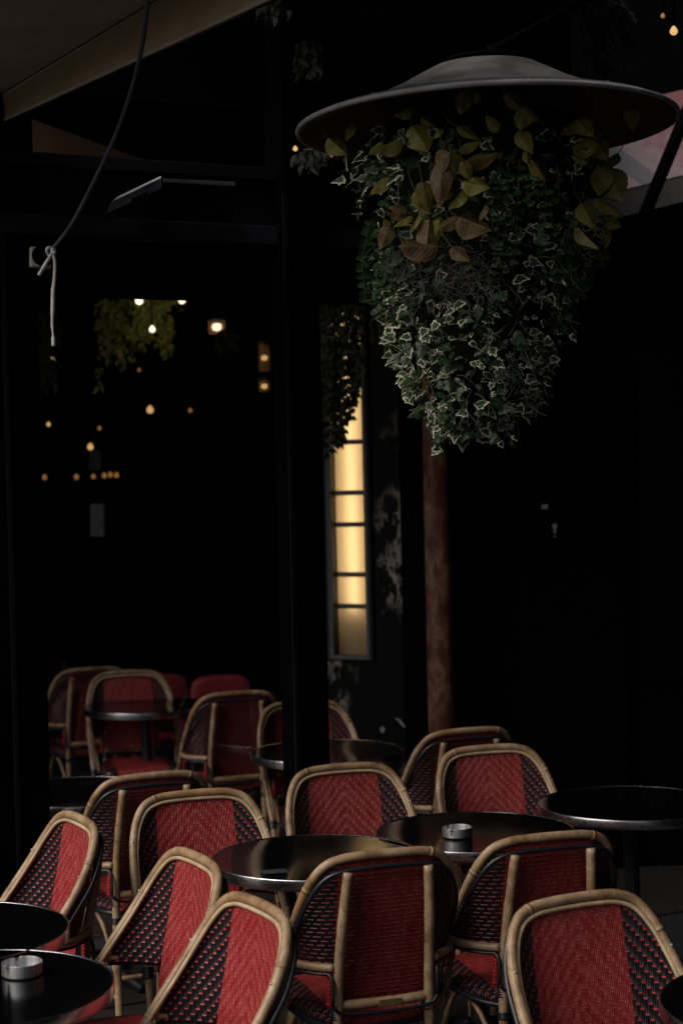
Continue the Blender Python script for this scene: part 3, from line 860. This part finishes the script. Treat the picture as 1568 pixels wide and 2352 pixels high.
# ------------------------------------------------------------------ the hanging ivy
plant = thing('hanging_plant', 'big hanging mass of variegated ivy, yellow brown coleus and trailing vines under the dish lamp', 'plant', at(1110, 600, LY))
PL = Vector(plant.location)
def pl_parent(o):
    o.parent = plant; o.matrix_parent_inverse = Matrix.Translation(-PL); return o
PROF = [(270, 1100, 300), (330, 1105, 310), (400, 1110, 300), (500, 1130, 272), (600, 1105, 250), (700, 1092, 222), (800, 1085, 195), (880, 1095, 160), (940, 1095, 128), (985, 1075, 70), (1015, 1048, 20)]
def prof(y):
    for (y0, c0, r0), (y1, c1, r1) in zip(PROF, PROF[1:]):
        if y <= y1:
            s = max(0, (y - y0) / (y1 - y0)); return c0 + (c1 - c0) * s, r0 + (r1 - r0) * s
    return 1048, 12
PX = LY / FPX
def surf(px, py, back=False, inset=0.0):
    c, r = prof(py); dx = max(-.98, min(.98, (px - c) / r))
    dep = math.sqrt(1 - dx * dx) * r * PX * .85 * (1 - inset)
    p = at(px, py, LY + (dep if back else -dep))
    n = Vector((dx, (1 if back else -1) * math.sqrt(1 - dx * dx), .25)).normalized()
    return p, n
rnd = random.Random(11)
def jit(v, a): return (v + Vector((rnd.uniform(-a, a), rnd.uniform(-a, a), rnd.uniform(-a, a)))).normalized()
# dark mossy core
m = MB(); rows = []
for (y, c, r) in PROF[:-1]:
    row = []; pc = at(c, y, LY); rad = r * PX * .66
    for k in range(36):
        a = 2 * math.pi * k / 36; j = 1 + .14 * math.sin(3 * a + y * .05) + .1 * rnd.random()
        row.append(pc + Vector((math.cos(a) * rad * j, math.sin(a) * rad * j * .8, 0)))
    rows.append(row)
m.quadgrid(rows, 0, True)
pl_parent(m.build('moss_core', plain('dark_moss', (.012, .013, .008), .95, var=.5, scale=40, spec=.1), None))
# variegated ivy
iv = Leaves(); stems = MB()
def ivy_leaf(px, py, back=False, size=None, lift=0.0, face=None):
    p, n = surf(px, py, back, rnd.uniform(-.12, .22))
    s = size or rnd.choice((rnd.uniform(.012, .023), rnd.uniform(.020, .040)))
    tip = jit(Vector((n.x * .6 + rnd.uniform(-1, 1), n.y * .4, -.55 + rnd.uniform(-.5, .5))), .5)
    nn = jit(n + Vector((-.2, 0, .5)), .95)
    iv.add(IVY, p, tip, nn, s, rnd.uniform(.55, 1.1), rnd.uniform(-.1, .6), rnd.uniform(-.2, .9), rnd.random(), .56)
cnt = 0
while cnt < 1150:
    py = rnd.uniform(470, 1000); c, r = prof(py); px = c + r * math.sin(rnd.uniform(-1.45, 1.45))
    wgt = .22 if py < 560 else (.45 if py < 640 else 1.0)
    if py > 480 and px > 1165 and py < 660: wgt = .9
    if 985 < px < 1115 and 560 < py < 690: wgt *= .35
    if rnd.random() > wgt: continue
    ivy_leaf(px, py, cnt % 3 == 2); cnt += 1
for k in range(26): ivy_leaf(rnd.uniform(788, 925), rnd.uniform(362, 412), False, rnd.uniform(.03, .05))
for k in range(260): ivy_leaf(rnd.uniform(820, 1400), rnd.uniform(290, 500), k % 3 == 1, rnd.uniform(.018, .036))
for k, (px, py) in enumerate(((985, 690), (1005, 665), (940, 720), (1020, 905), (1110, 925), (1150, 880), (1165, 850), (965, 905), (968, 940), (980, 975), (1045, 985), (1065, 1000), (1215, 945), (1145, 940), (1110, 715), (1250, 530), (1230, 575), (1210, 520), (1265, 555), (1030, 870), (1060, 880), (1000, 640), (925, 815), (945, 850), (1180, 640), (1270, 640))):
    ivy_leaf(px, py, False, rnd.uniform(.036, .050))
run = MB()
for k in range(26):
    py = rnd.uniform(640, 985); c, r = prof(py); sd_ = rnd.choice((-1, 1)); p, n = surf(c + sd_ * r * rnd.uniform(.5, .95), py, k % 4 == 3)
    q = [p]; d = Vector((n.x * .8, n.y * .4, -.7))
    for j in range(4): d = jit(d + Vector((0, 0, -.35)), .35); q.append(q[-1] + d * rnd.uniform(.010, .022))
    q = crom(q, 3); run.tube(q, .0012, 4)
    for j in range(2, len(q), 3):
        iv.add(IVY, q[j], jit(Vector((rnd.uniform(-1, 1), -.3, -.6)), .4), jit(n + Vector((0, -.3, .4)), .6), rnd.uniform(.016, .034), .9, .3, .4, rnd.random(), .56)
o = pl_parent(run.build('runners', plain('ivy_runner', (.05, .06, .03), .7), None)); o['kind'] = 'stuff'
pl_parent(iv.build('ivy_leaves', leaf_mat('variegated_ivy', ((.015, .054, .013), (.028, .066, .026)), ((.74, .72, .54), (.030, .06, .024)), .50, cut=(.38, .55))))
# coleus, each leaf: base px, tip px, width factor, tone
s6 = lambda x, y: (803.8 + x * .2197, 344.5 + y * .2197)
s3 = lambda x, y: (631.6 + x * .597, y * .597)
CL = []
for a, b, wd, tn in (((950, 180), (895, 545), .95, .9), ((930, 60), (930, 260), 1.3, .8), ((1030, 60), (1090, 250), 1.3, .1), ((1150, 180), (1200, 340), 1.2, .6), ((1180, 180), (1490, 80), .8, .85),
    ((740, 380), (800, 630), 1.1, .5), ((665, 480), (760, 660), .8, .05), ((1175, 450), (1005, 590), 1.3, .15), ((1150, 390), (1400, 440), 1.2, .1), ((1050, 490), (920, 540), .8, .3), ((1105, 735), (1408, 842), 1.5, .85),
    ((1120, 745), (928, 830), 1.1, .95), ((930, 750), (880, 945), 1.0, .0), ((815, 760), (770, 1150), .9, .8), ((905, 1050), (550, 1020), 1.15, .95), ((590, 680), (450, 600), 1.5, .9), ((580, 700), (380, 690), 1.0, .9), ((640, 740), (460, 790), .9, .3),
    ((410, 820), (310, 1050), 1.1, .9), ((350, 750), (275, 1010), .7, .0), ((410, 330), (215, 430), 1.1, .25), ((730, 710), (590, 840), .8, .2), ((1040, 1060), (1200, 1200), 1.2, .95), ((1400, 620), (1300, 720), 1.1, .9), ((1250, 330), (1400, 470), 1.0, .1), ((560, 1030), (700, 1190), .9, 1.0), ((700, 640), (820, 710), 1.0, .5)):
    CL.append((s6(*a), s6(*b), wd, tn, 0))
for a, b, wd, tn in (((525, 490), (575, 577), 1.7, .35), ((518, 432), (460, 460), 1.4, .3), ((560, 460), (610, 475), 1.2, .3), ((695, 498), (782, 526), 1.0, .25), ((955, 428), (930, 498), 1.5, .25), ((930, 513), (972, 583), 1.2, .2), ((780, 370), (765, 402), 1.4, .4), ((730, 360), (705, 436), 1.2, .7), ((1150, 468), (1208, 528), 1.4, .1),
    ((1165, 475), (1093, 520), .9, .5), ((1205, 538), (1143, 612), 1.6, .45), ((1222, 543), (1268, 603), 1.6, .0), ((1358, 432), (1355, 504), 1.4, .4), ((1312, 598), (1253, 646), 1.2, .4), ((1255, 648), (1235, 748), 1.4, .55), ((1268, 655), (1312, 782), 1.4, .8), ((1215, 788), (1325, 795), .9, .7), ((1168, 793), (1217, 866), 1.5, .3), ((1262, 858), (1315, 868), 1.8, .15),
    ((1262, 878), (1257, 955), 1.0, .3), ((1150, 880), (1225, 962), .8, .8), ((1190, 640), (1145, 600), 1.0, .7), ((700, 592), (762, 553), .9, .6), ((975, 625), (1030, 680), 1.0, .5), ((960, 585), (965, 640), 1.0, .8), ((205, 540), (272, 600), 1.4, .4), ((300, 480), (262, 530), 1.4, .5), ((640, 512), (610, 530), 1.4, .4), ((410, 560), (360, 600), 1.2, .5), ((480, 550), (390, 585), 1.2, .55), ((880, 370), (940, 430), 1.0, .7), ((1010, 470), (960, 410), 1.0, .7), ((850, 520), (810, 470), 1.1, .7)):
    CL.append((s3(*a), s3(*b), wd, tn * .65, 1))
co = Leaves(); pet_list = []
for (a, b, wd, tn, up) in CL:
    pa_, na = surf(a[0], a[1]); 
    L = math.hypot(b[0] - a[0], b[1] - a[1]) * PX
    d = at(b[0], b[1], pa_.y) - pa_
    pa_ = pa_ + Vector((0, -.05 if not up else -.02, 0)) + Vector((0, rnd.uniform(-.03, .0), 0))
    tip = Vector((d.x, -abs(L) * rnd.uniform(.1, .5), d.z))
    co.add(COL, pa_, tip, jit(Vector((-.25, -.8, .5)), .3), L * 1.05, wd * .84, rnd.uniform(.15, .85), rnd.uniform(.1, 1.1), tn, .74)
    pet = crom([pa_ - tip.normalized() * -.004, pa_ - tip.normalized() * .02 + Vector((0, .01, .012)), pa_ - tip.normalized() * .03 + Vector((rnd.uniform(-.01, .01), .04, .035))], 3)
    pet_list.append(pet)
for k in range(30):                                              # the far side of the plant
    px, py = rnd.uniform(850, 1380), rnd.uniform(300, 620); p, n = surf(px, py, True)
    co.add(COL, p + n * .03, jit(Vector((n.x, n.y, -.9)), .5), jit(n + Vector((0, 0, .5)), .3), rnd.uniform(.05, .085), 1.2, .25, .3, rnd.random(), .74)
pm = MB()
for pt_ in pet_list: pm.tube(pt_, .0015, 5)
o = pl_parent(pm.build('leaf_stalks', plain('green_stalk', (.06, .075, .02), .6), None)); o['kind'] = 'stuff'
pl_parent(co.build('coleus_leaves', leaf_mat('coleus', ((.19, .18, .018), (.11, .060, .030)), ((.26, .22, .02), (.21, .10, .016)), .74, .5, vein=(.19, .16, .05))))
# trailing vine with small round leaves
vi = Leaves(); vs = MB(); vstem = plain('stems', (.07, .085, .05), .7, var=.4, scale=20)
VN = [[(905, 560), (862, 640), (846, 655)], [(895, 580), (868, 660), (850, 700)], [(890, 600), (878, 690), (874, 738)], [(915, 580), (898, 650), (893, 712)], [(885, 630), (866, 680), (862, 725)],
      [(1150, 350), (1142, 450), (1138, 560), (1120, 640)], [(1190, 370), (1186, 470), (1176, 600)], [(1122, 400), (1130, 470), (1126, 560)], [(1165, 380), (1160, 500), (1150, 590)], [(1215, 390), (1205, 470)], [(1245, 380), (1250, 470), (1240, 560)], [(1275, 380), (1280, 470)],
      [(1298, 560), (1312, 640), (1330, 690)], [(1312, 540), (1300, 650), (1288, 760)], [(1335, 590), (1345, 660)], [(1270, 600), (1290, 700)], [(920, 470), (895, 540)], [(905, 430), (880, 470)], [(870, 520), (868, 590)], [(1300, 480), (1310, 560)], [(1262, 500), (1285, 600)]]
for line in VN:
    pts = [surf(px, py)[0] + Vector((0, -.03, 0)) for px, py in line]
    pts = crom(pts, 8); pl_parent(MB().tube(pts, .0012, 5).build('vine_stem', vstem))
    acc = 0
    for i in range(1, len(pts)):
        acc += (pts[i] - pts[i - 1]).length
        if acc > .017:
            acc = 0
            for sgn in (-1, 1):
                tip = jit(Vector((sgn * .9, -.35, -.25)), .7)
                vi.add(RND, pts[i], tip, jit(Vector((-.1, -.75, .6)), .6), rnd.uniform(.014, .024), .95, .15, .2, rnd.random())
for k in range(14):
    p0, n = surf(rnd.uniform(850, 1340), rnd.uniform(420, 600), True); pts = crom([p0 + n * .03, p0 + n * .05 + Vector((0, 0, -.1)), p0 + n * .04 + Vector((0, 0, -.2))], 6); pl_parent(MB().tube(pts, .0012, 5).build('vine_stem', vstem))
    for q in pts[1:]:
        for sgn in (-1, 1): vi.add(RND, q, jit(Vector((sgn * .9, .3, -.2)), .3), jit(Vector((0, .8, .5)), .3), .02, .95, .15, .2, rnd.random())
pl_parent(vi.build('vine_leaves', leaf_mat('small_round_vine', ((.016, .062, .010), (.036, .090, .030)), ((.020, .070, .012), (.06, .11, .045)), .6)))
# stems and grey moss threads
for k in range(170):
    py = rnd.uniform(500, 960); c, r = prof(py); px = c + r * rnd.uniform(-.9, .9); p, n = surf(px, py, k % 3 == 0)
    q = [p]; d = jit(Vector((rnd.uniform(-1, 1), n.y * .4, rnd.uniform(-.8, .2))), .3)
    for j in range(4): d = jit(d + Vector((0, 0, -.25)), .5); q.append(q[-1] + d * .022)
    vs.tube(crom(q, 3), .0011, 4)
for a, b in (((985, 470), (1010, 505)), ((985, 420), (985, 500)), ((1010, 495), (985, 500)), ((980, 350), (985, 420))):
    pa_, pb_ = surf(*a)[0] + Vector((0, -.05, 0)), surf(*b)[0] + Vector((0, -.05, 0)); vs.tube([pa_, (pa_ + pb_) / 2 + Vector((.004, -.006, 0)), pb_], .0016, 5)
o = pl_parent(vs.build('tendrils', vstem, None)); o['kind'] = 'stuff'
gmoss = plain('grey_moss', (.13, .125, .13), .8, var=.3, scale=30)
for cx, cy, rx, ry, nn in ((1055, 618, 58, 58, 110), (935, 605, 30, 40, 45), (1085, 660, 50, 40, 60), (960, 640, 40, 30, 25), (1190, 850, 60, 70, 40), (1010, 690, 90, 40, 30)):
    ms = MB()
    for k in range(nn):
        a = rnd.uniform(0, 6.28); s = math.sqrt(rnd.random()); px, py = cx + rx * s * math.cos(a), cy + ry * s * math.sin(a)
        p, n = surf(px, py); p = p + n * rnd.uniform(.0, .03); q = [p]; d = jit(Vector((rnd.uniform(-1, 1), -.3, rnd.uniform(-1, .6))), .4)
        for j in range(5): d = jit(d, .75); q.append(q[-1] + d * .009)
        ms.tube(crom(q, 3), .0008, 4)
    o = pl_parent(ms.build('moss_tuft', gmoss, None)); o['kind'] = 'stuff'

# ------------------------------------------------------------------ other hanging greenery
def garland(label, pts_px, Y, n, size, mat, spread, droop=1.0, name='hanging_garland'):
    """strands of small leaves hanging down from the first to the last pixel row"""
    lv = Leaves(); st = MB(); c0 = at(*pts_px[0][:2], Y)
    t = thing(name, label, 'plant', c0)
    for (x, y0, y1) in pts_px:
        a = at(x, y0, Y); b = at(x + rnd.uniform(-8, 8), y1, Y + rnd.uniform(-.08, .08))
        pts = crom([a, a.lerp(b, .35) + Vector((rnd.uniform(-.02, .02), rnd.uniform(-.02, .02), 0)), a.lerp(b, .7) + Vector((rnd.uniform(-.02, .02), 0, 0)), b], 5)
        st.tube(pts, .0015, 4)
        for k in range(n):
            s = rnd.random(); i = int(s * (len(pts) - 1)); p = pts[i] + Vector((rnd.uniform(-1, 1), rnd.uniform(-1, 1), rnd.uniform(-.5, .5))) * spread * (1 - .5 * s)
            lv.add(COL, p, jit(Vector((rnd.uniform(-.7, .7), -.2, -.8)), .3), jit(Vector((0, -.8, .5)), .5), size * rnd.uniform(.7, 1.3), .8, .2, .3, rnd.random())
    st.tube([at(pts_px[0][0] - 4, pts_px[0][1] - 1, Y), at(pts_px[-1][0] + 4, pts_px[-1][1] - 1, Y)], [.09, .09] if False else .004, 5)
    for o in (lv.build('leaves', mat), st.build('stems', M['cord'])):
        o.parent = t; o.matrix_parent_inverse = Matrix.Translation(-Vector(t.location))
    return t
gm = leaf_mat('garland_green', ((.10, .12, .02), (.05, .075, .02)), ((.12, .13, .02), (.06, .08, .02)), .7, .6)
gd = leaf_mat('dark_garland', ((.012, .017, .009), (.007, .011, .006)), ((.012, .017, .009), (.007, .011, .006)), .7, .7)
garland('yellow green leafy garland hanging behind the glass around the brightest bulb', [(318 + k * 7, 690, rnd.uniform(740, 815)) for k in range(10)], 8.2, 48, .032, gm, .035)
garland('sparse olive garland trailing behind the glass left of the brightest bulb', [(235 + k * 9, 690, rnd.uniform(760, 905)) for k in range(9)], 8.3, 44, .030, gm, .028)
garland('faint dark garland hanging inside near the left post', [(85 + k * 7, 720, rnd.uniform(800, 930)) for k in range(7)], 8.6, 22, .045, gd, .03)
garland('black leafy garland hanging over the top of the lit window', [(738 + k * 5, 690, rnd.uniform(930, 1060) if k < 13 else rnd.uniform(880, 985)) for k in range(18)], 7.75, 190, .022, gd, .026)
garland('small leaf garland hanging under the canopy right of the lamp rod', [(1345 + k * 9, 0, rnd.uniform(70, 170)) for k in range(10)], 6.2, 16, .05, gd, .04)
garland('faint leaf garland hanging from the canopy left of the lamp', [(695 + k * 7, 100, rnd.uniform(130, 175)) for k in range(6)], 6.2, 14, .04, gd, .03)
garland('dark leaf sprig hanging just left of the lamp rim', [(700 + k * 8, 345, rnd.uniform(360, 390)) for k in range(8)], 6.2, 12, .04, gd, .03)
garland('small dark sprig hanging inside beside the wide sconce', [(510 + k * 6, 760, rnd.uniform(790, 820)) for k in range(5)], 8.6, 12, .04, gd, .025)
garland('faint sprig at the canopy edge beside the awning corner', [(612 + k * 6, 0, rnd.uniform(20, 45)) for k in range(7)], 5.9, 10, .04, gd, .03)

# ------------------------------------------------------------------ bulbs
em = {'hot': emit('hot_filament', (1.0, .80, .50), 3.0), 'warm': emit('warm_filament', (1.0, .56, .20), .85), 'dim': emit('dim_filament', (1.0, .42, .12), .30)}
GB = 'warm bulbs glowing in the dark café'
def bulb(px, py, Y, rpx, kind, label, cord=.6):
    c = at(px, py, Y); r = rpx * Y / FPX
    t = thing('pendant_bulb', label, 'light bulb', c, 0, GB)
    m = MB(); m.lathe([(0, -r), (r * .6, -r * .8), (r, -r * .2), (r * .95, r * .3), (r * .5, r * 1.0), (r * .32, r * 1.3), (0, r * 1.3)], 20); m.build('bulb', em[kind], t)
    m = MB(); m.lathe([(0, r * 1.3), (r * .4, r * 1.3), (r * .4, r * 2.2), (0, r * 2.3)], 12); m.build('socket', M['black'], t)
    m = MB(); m.tube([(0, 0, r * 2.2), (0, 0, r * 2.2 + cord)], .003, 5); m.build('cord', M['black'], t)
for px, py, Y, rp, kd, lb in (
    (320, 691, 8.0, 9, 'hot', 'brightest round bulb at the top of the bay, in the yellow green garland'),
    (418, 690, 8.2, 8, 'hot', 'bright bulb at the top of the bay, right of the brightest one'),
    (350, 757, 8.0, 7, 'hot', 'bright bulb hanging within the lower leaves of the yellow green garland'),
    (121, 828, 9.0, 6, 'warm', 'amber bulb just below the end of the hanging white cord'),
    (112, 975, 10, 4.5, 'warm', 'small amber bulb at far left, alone above the row of bulbs'),
    (345, 942, 10, 8, 'warm', 'blurred amber bulb in the middle of the dark bay'),
    (437, 943, 10.5, 4.5, 'dim', 'tiny dull bulb right of the blurred amber bulb'),
    (229, 984, 10, 4.5, 'dim', 'small dull bulb above the pale hanging paper'),
    (208, 1027, 10, 7, 'warm', 'amber bulb directly on top of the pale hanging paper'),
    (88, 1097, 11, 5.5, 'dim', 'first bulb from the left in the low row of dull bulbs'),
    (103, 1097, 11, 5.5, 'dim', 'second bulb from the left in the low row of dull bulbs'),
    (176, 1096, 11, 5.5, 'dim', 'third bulb from the left in the low row, standing alone'),
    (215, 1095, 11, 5, 'dim', 'fourth bulb in the low row, behind the pale paper'),
    (240, 1093, 11, 5.5, 'dim', 'fifth bulb in the low row, first of the close three'),
    (254, 1091, 11, 5.5, 'dim', 'sixth bulb in the low row, middle of the close three'),
    (268, 1092, 11, 5.5, 'dim', 'last bulb in the low row, rightmost of the close three'),
    (678, 342, 6.1, 5.5, 'warm', 'small amber bulb left of the dish lamp rim'),
    (761, 359, 6.2, 2.5, 'dim', 'tiny bulb among leaves below the left rim of the dish lamp'),
    (1521, 37, 6.4, 5, 'dim', 'smaller dull bulb in the upper right corner'),
    (1546, 72, 6.2, 9, 'warm', 'bright amber bulb in the upper right corner'),
    (320, 850, 11, 3.5, 'dim', 'faint bulb in mid bay below the olive garland'),
    (77, 752, 9.5, 2.5, 'dim', 'pinpoint bulb beside the left post'),
    ):
    bulb(px, py, Y, rp, kd, lb, .25 if Y < 7 else .5)
def sconce(px, py, Y, wpx, hpx, glow, label, loc2=None):
    c = at(px, py, Y); k = Y / FPX
    t = thing('wall_sconce', label, 'wall lamp', c, 0, 'ribbed glass wall lamps inside the café')
    n = 48; m = MB(); r = wpx / 2 * k; hh = hpx / 2 * k
    rows = []
    for z in (-hh, hh):
        rows.append([(r * (1 + .05 * (j % 2)) * math.cos(2 * math.pi * j / n), r * (1 + .05 * (j % 2)) * math.sin(2 * math.pi * j / n), z) for j in range(n)])
    m.quadgrid(rows, 0, True)
    gmat = NG('ribbed_glass'); gmat.col((.5, .3, .12)); gmat.set(rough=.35); gmat.b.inputs['Transmission Weight'].default_value = .0
    gmat.b.inputs['Alpha'].default_value = .35
    m.build('glass_shade', gmat.m, t)
    m = MB(); m.lathe([(0, -r * .55), (r * .5, -r * .4), (r * .62, 0), (r * .5, r * .4), (0, r * .5)], 20); m.build('bulb', em[glow], t)
    m = MB(); m.lathe([(0, hh), (r * 1.05, hh), (r * 1.05, hh + .015), (0, hh + .02)], 24); m.build('cap', M['iron'], t)
    return t
sconce(498, 751, 8.8, 36, 30, 'hot', 'wide glowing ribbed sconce inside the bay left of the black column')
sconce(607, 822, 8.4, 24, 62, 'warm', 'tall ribbed glass lamp with bright glow beside the black column')
sconce(607, 887, 8.4, 24, 26, 'warm', 'short ribbed glass lamp directly below the tall one by the black column')
# lamp light thrown by the bright bulbs on the leaves around them
for px, py, Y, e in ((322, 700, 7.85, 5.0), (420, 700, 8.0, 2.0), (352, 760, 7.85, 2.5)):
    ld = bpy.data.lights.new('bulb_light', 'POINT'); ld.energy = e * .09; ld.color = (1, .68, .32); ld.shadow_soft_size = .03
    lo = bpy.data.objects.new('bulb_light', ld); C.objects.link(lo); lo.location = at(px, py, Y)

# ------------------------------------------------------------------ interior odds and ends
def ptag(name, m, mat, label, cat, smooth=False):
    o = m.build(name, mat, None, smooth); return tag(o, label, cat)
m = MB(); m.slab([at(208, 1232, 10), at(237, 1232, 10), at(237, 1158, 10), at(208, 1158, 10)], .06); ptag('paper_menu', m, M['paper'], 'pale upright paper menu standing in the dark bay', 'menu')
m = MB(); m.slab([at(205, 1080, 10), at(229, 1080, 10), at(229, 1034, 10), at(205, 1034, 10)], .05); ptag('paper_menu', m, plain('grey_paper', (.07, .07, .075), .8), 'dull grey hanging paper under the amber bulb in the dark bay', 'menu')
def padded(px, py, Y, w_, label):
    p = at(px, py, Y); t = thing('upholstered_chair', label, 'chair', (p.x, p.y, 0), R(10), 'red padded chairs deep inside the café')
    zt = p.z; m = MB(); rows = []
    for (z, k) in ((.42, .85), (.55, .95), (zt - .10, 1.0), (zt - .03, .92), (zt - .005, .7), (zt, .3)):
        row = []
        for j in range(32):
            a = 2 * math.pi * j / 32; row.append((math.cos(a) * w_ / 2 * k, .06 * math.sin(a) * (.6 + .4 * k) - .02 * math.cos(a * 2), z))
        rows.append(row)
    m.quadgrid(rows, 0, True); m.f.append(tuple(range(5 * 32, 6 * 32))); m.mi.append(0); m.build('backrest', M['pad'], t)
    m = MB(); m.lathe([(0, .36), (.2, .36), (.22, .40), (.21, .45), (0, .47)], 28, Matrix.Translation((0, -.2, 0))); m.build('seat', M['pad'], t)
    for sx in (-.16, .16):
        for sy in (-.34, -.04): MB().tube([(sx, sy, .38), (sx * 1.1, sy * 1.05, 0)], .014, 8).build('leg', M['iron'], t)
padded(505, 1551, 9.6, .34, 'red padded chair back showing above the chair seen from behind near the column')
padded(362, 1548, 10.4, .36, 'red padded chair deep inside, showing right of the dim chair facing out')

# ------------------------------------------------------------------ far right: painted board, strut, beam
def board_mat():
    g = NG('weathered_pink_board'); tc = g.n('ShaderNodeUVMap'); tc.uv_map = 'UVMap'
    sp_ = g.n('ShaderNodeSeparateXYZ'); g.l(tc.outputs[0], sp_.inputs[0]); u, v = sp_.outputs[0], sp_.outputs[1]
    n = g.noise(7, 5, tc.outputs[0]); n2 = g.noise(24, 6, tc.outputs[0], .7)
    base = g.mix(g.ramp(g.math('ADD', g.math('MULTIPLY', g.math('ADD', u, v), .4), g.math('MULTIPLY', n, .6)), [(.62, 0.0), (.86, 1.0)]), (.82, .62, .66), (.66, .25, .24))
    base = g.mix(g.math('MULTIPLY', n2, .35), base, (.62, .52, .56))
    band = g.math('ABSOLUTE', g.math('SUBTRACT', g.math('ADD', v, g.math('MULTIPLY', u, 1.0)), .58))
    # shade put into the colour as a grey diagonal stripe, plus grey left end
    s = g.math('ADD', g.math('MULTIPLY', n2, .02), band)
    grey = g.math('LESS_THAN', s, .13)
    lft = g.math('LESS_THAN', g.math('ADD', u, g.math('MULTIPLY', n2, .25)), .23)
    f = g.math('MAXIMUM', grey, lft)
    g.col(g.mix(g.math('MULTIPLY', f, .92), base, (.42, .43, .45))); return g.set(rough=.8).m
qd = [at(1375, 449, 7.3), at(1640, 384, 7.75), at(1640, 190, 8.0), at(1375, 250, 7.55)]
m = MB(); m.uv = []
rows = []
for k in range(5):
    v_ = k / 4; row = []
    for j in range(9):
        u_ = j / 8; row.append(qd[0].lerp(qd[1], u_).lerp(qd[3].lerp(qd[2], u_), v_)); m.uv.append((u_ * 1.3, v_))
    rows.append(row)
m.quadgrid(rows); th = Vector((0, .04, 0)); m.quadgrid([[p + th for p in r] for r in rows], flip=True); m.uv = m.uv * 2
o = m.build('painted_board', board_mat(), None, False); tag(o, 'weathered pink painted board with a diagonal shade stripe in its colour at the upper right', 'board')
m = MB(); a, b = at(1583, 240, 6.9), at(1492, 462, 6.9); d = (b - a).normalized(); m.tube([a - d * .2, b + d * .06], .026, 4)
ptag('canopy_strut', m, M['black'], 'black diagonal strut crossing in front of the pink board', 'strut')
m = MB(); m.hexa([at(1340, 520, 7.4), at(1700, 430, 7.1), at(1700, 430, 7.3), at(1340, 520, 7.6)], [at(1340, 462, 7.4), at(1700, 373, 7.1), at(1700, 373, 7.3), at(1340, 462, 7.6)])
part('side_beam', m, plain('soot_black_paint', (.012, .012, .013), .5))
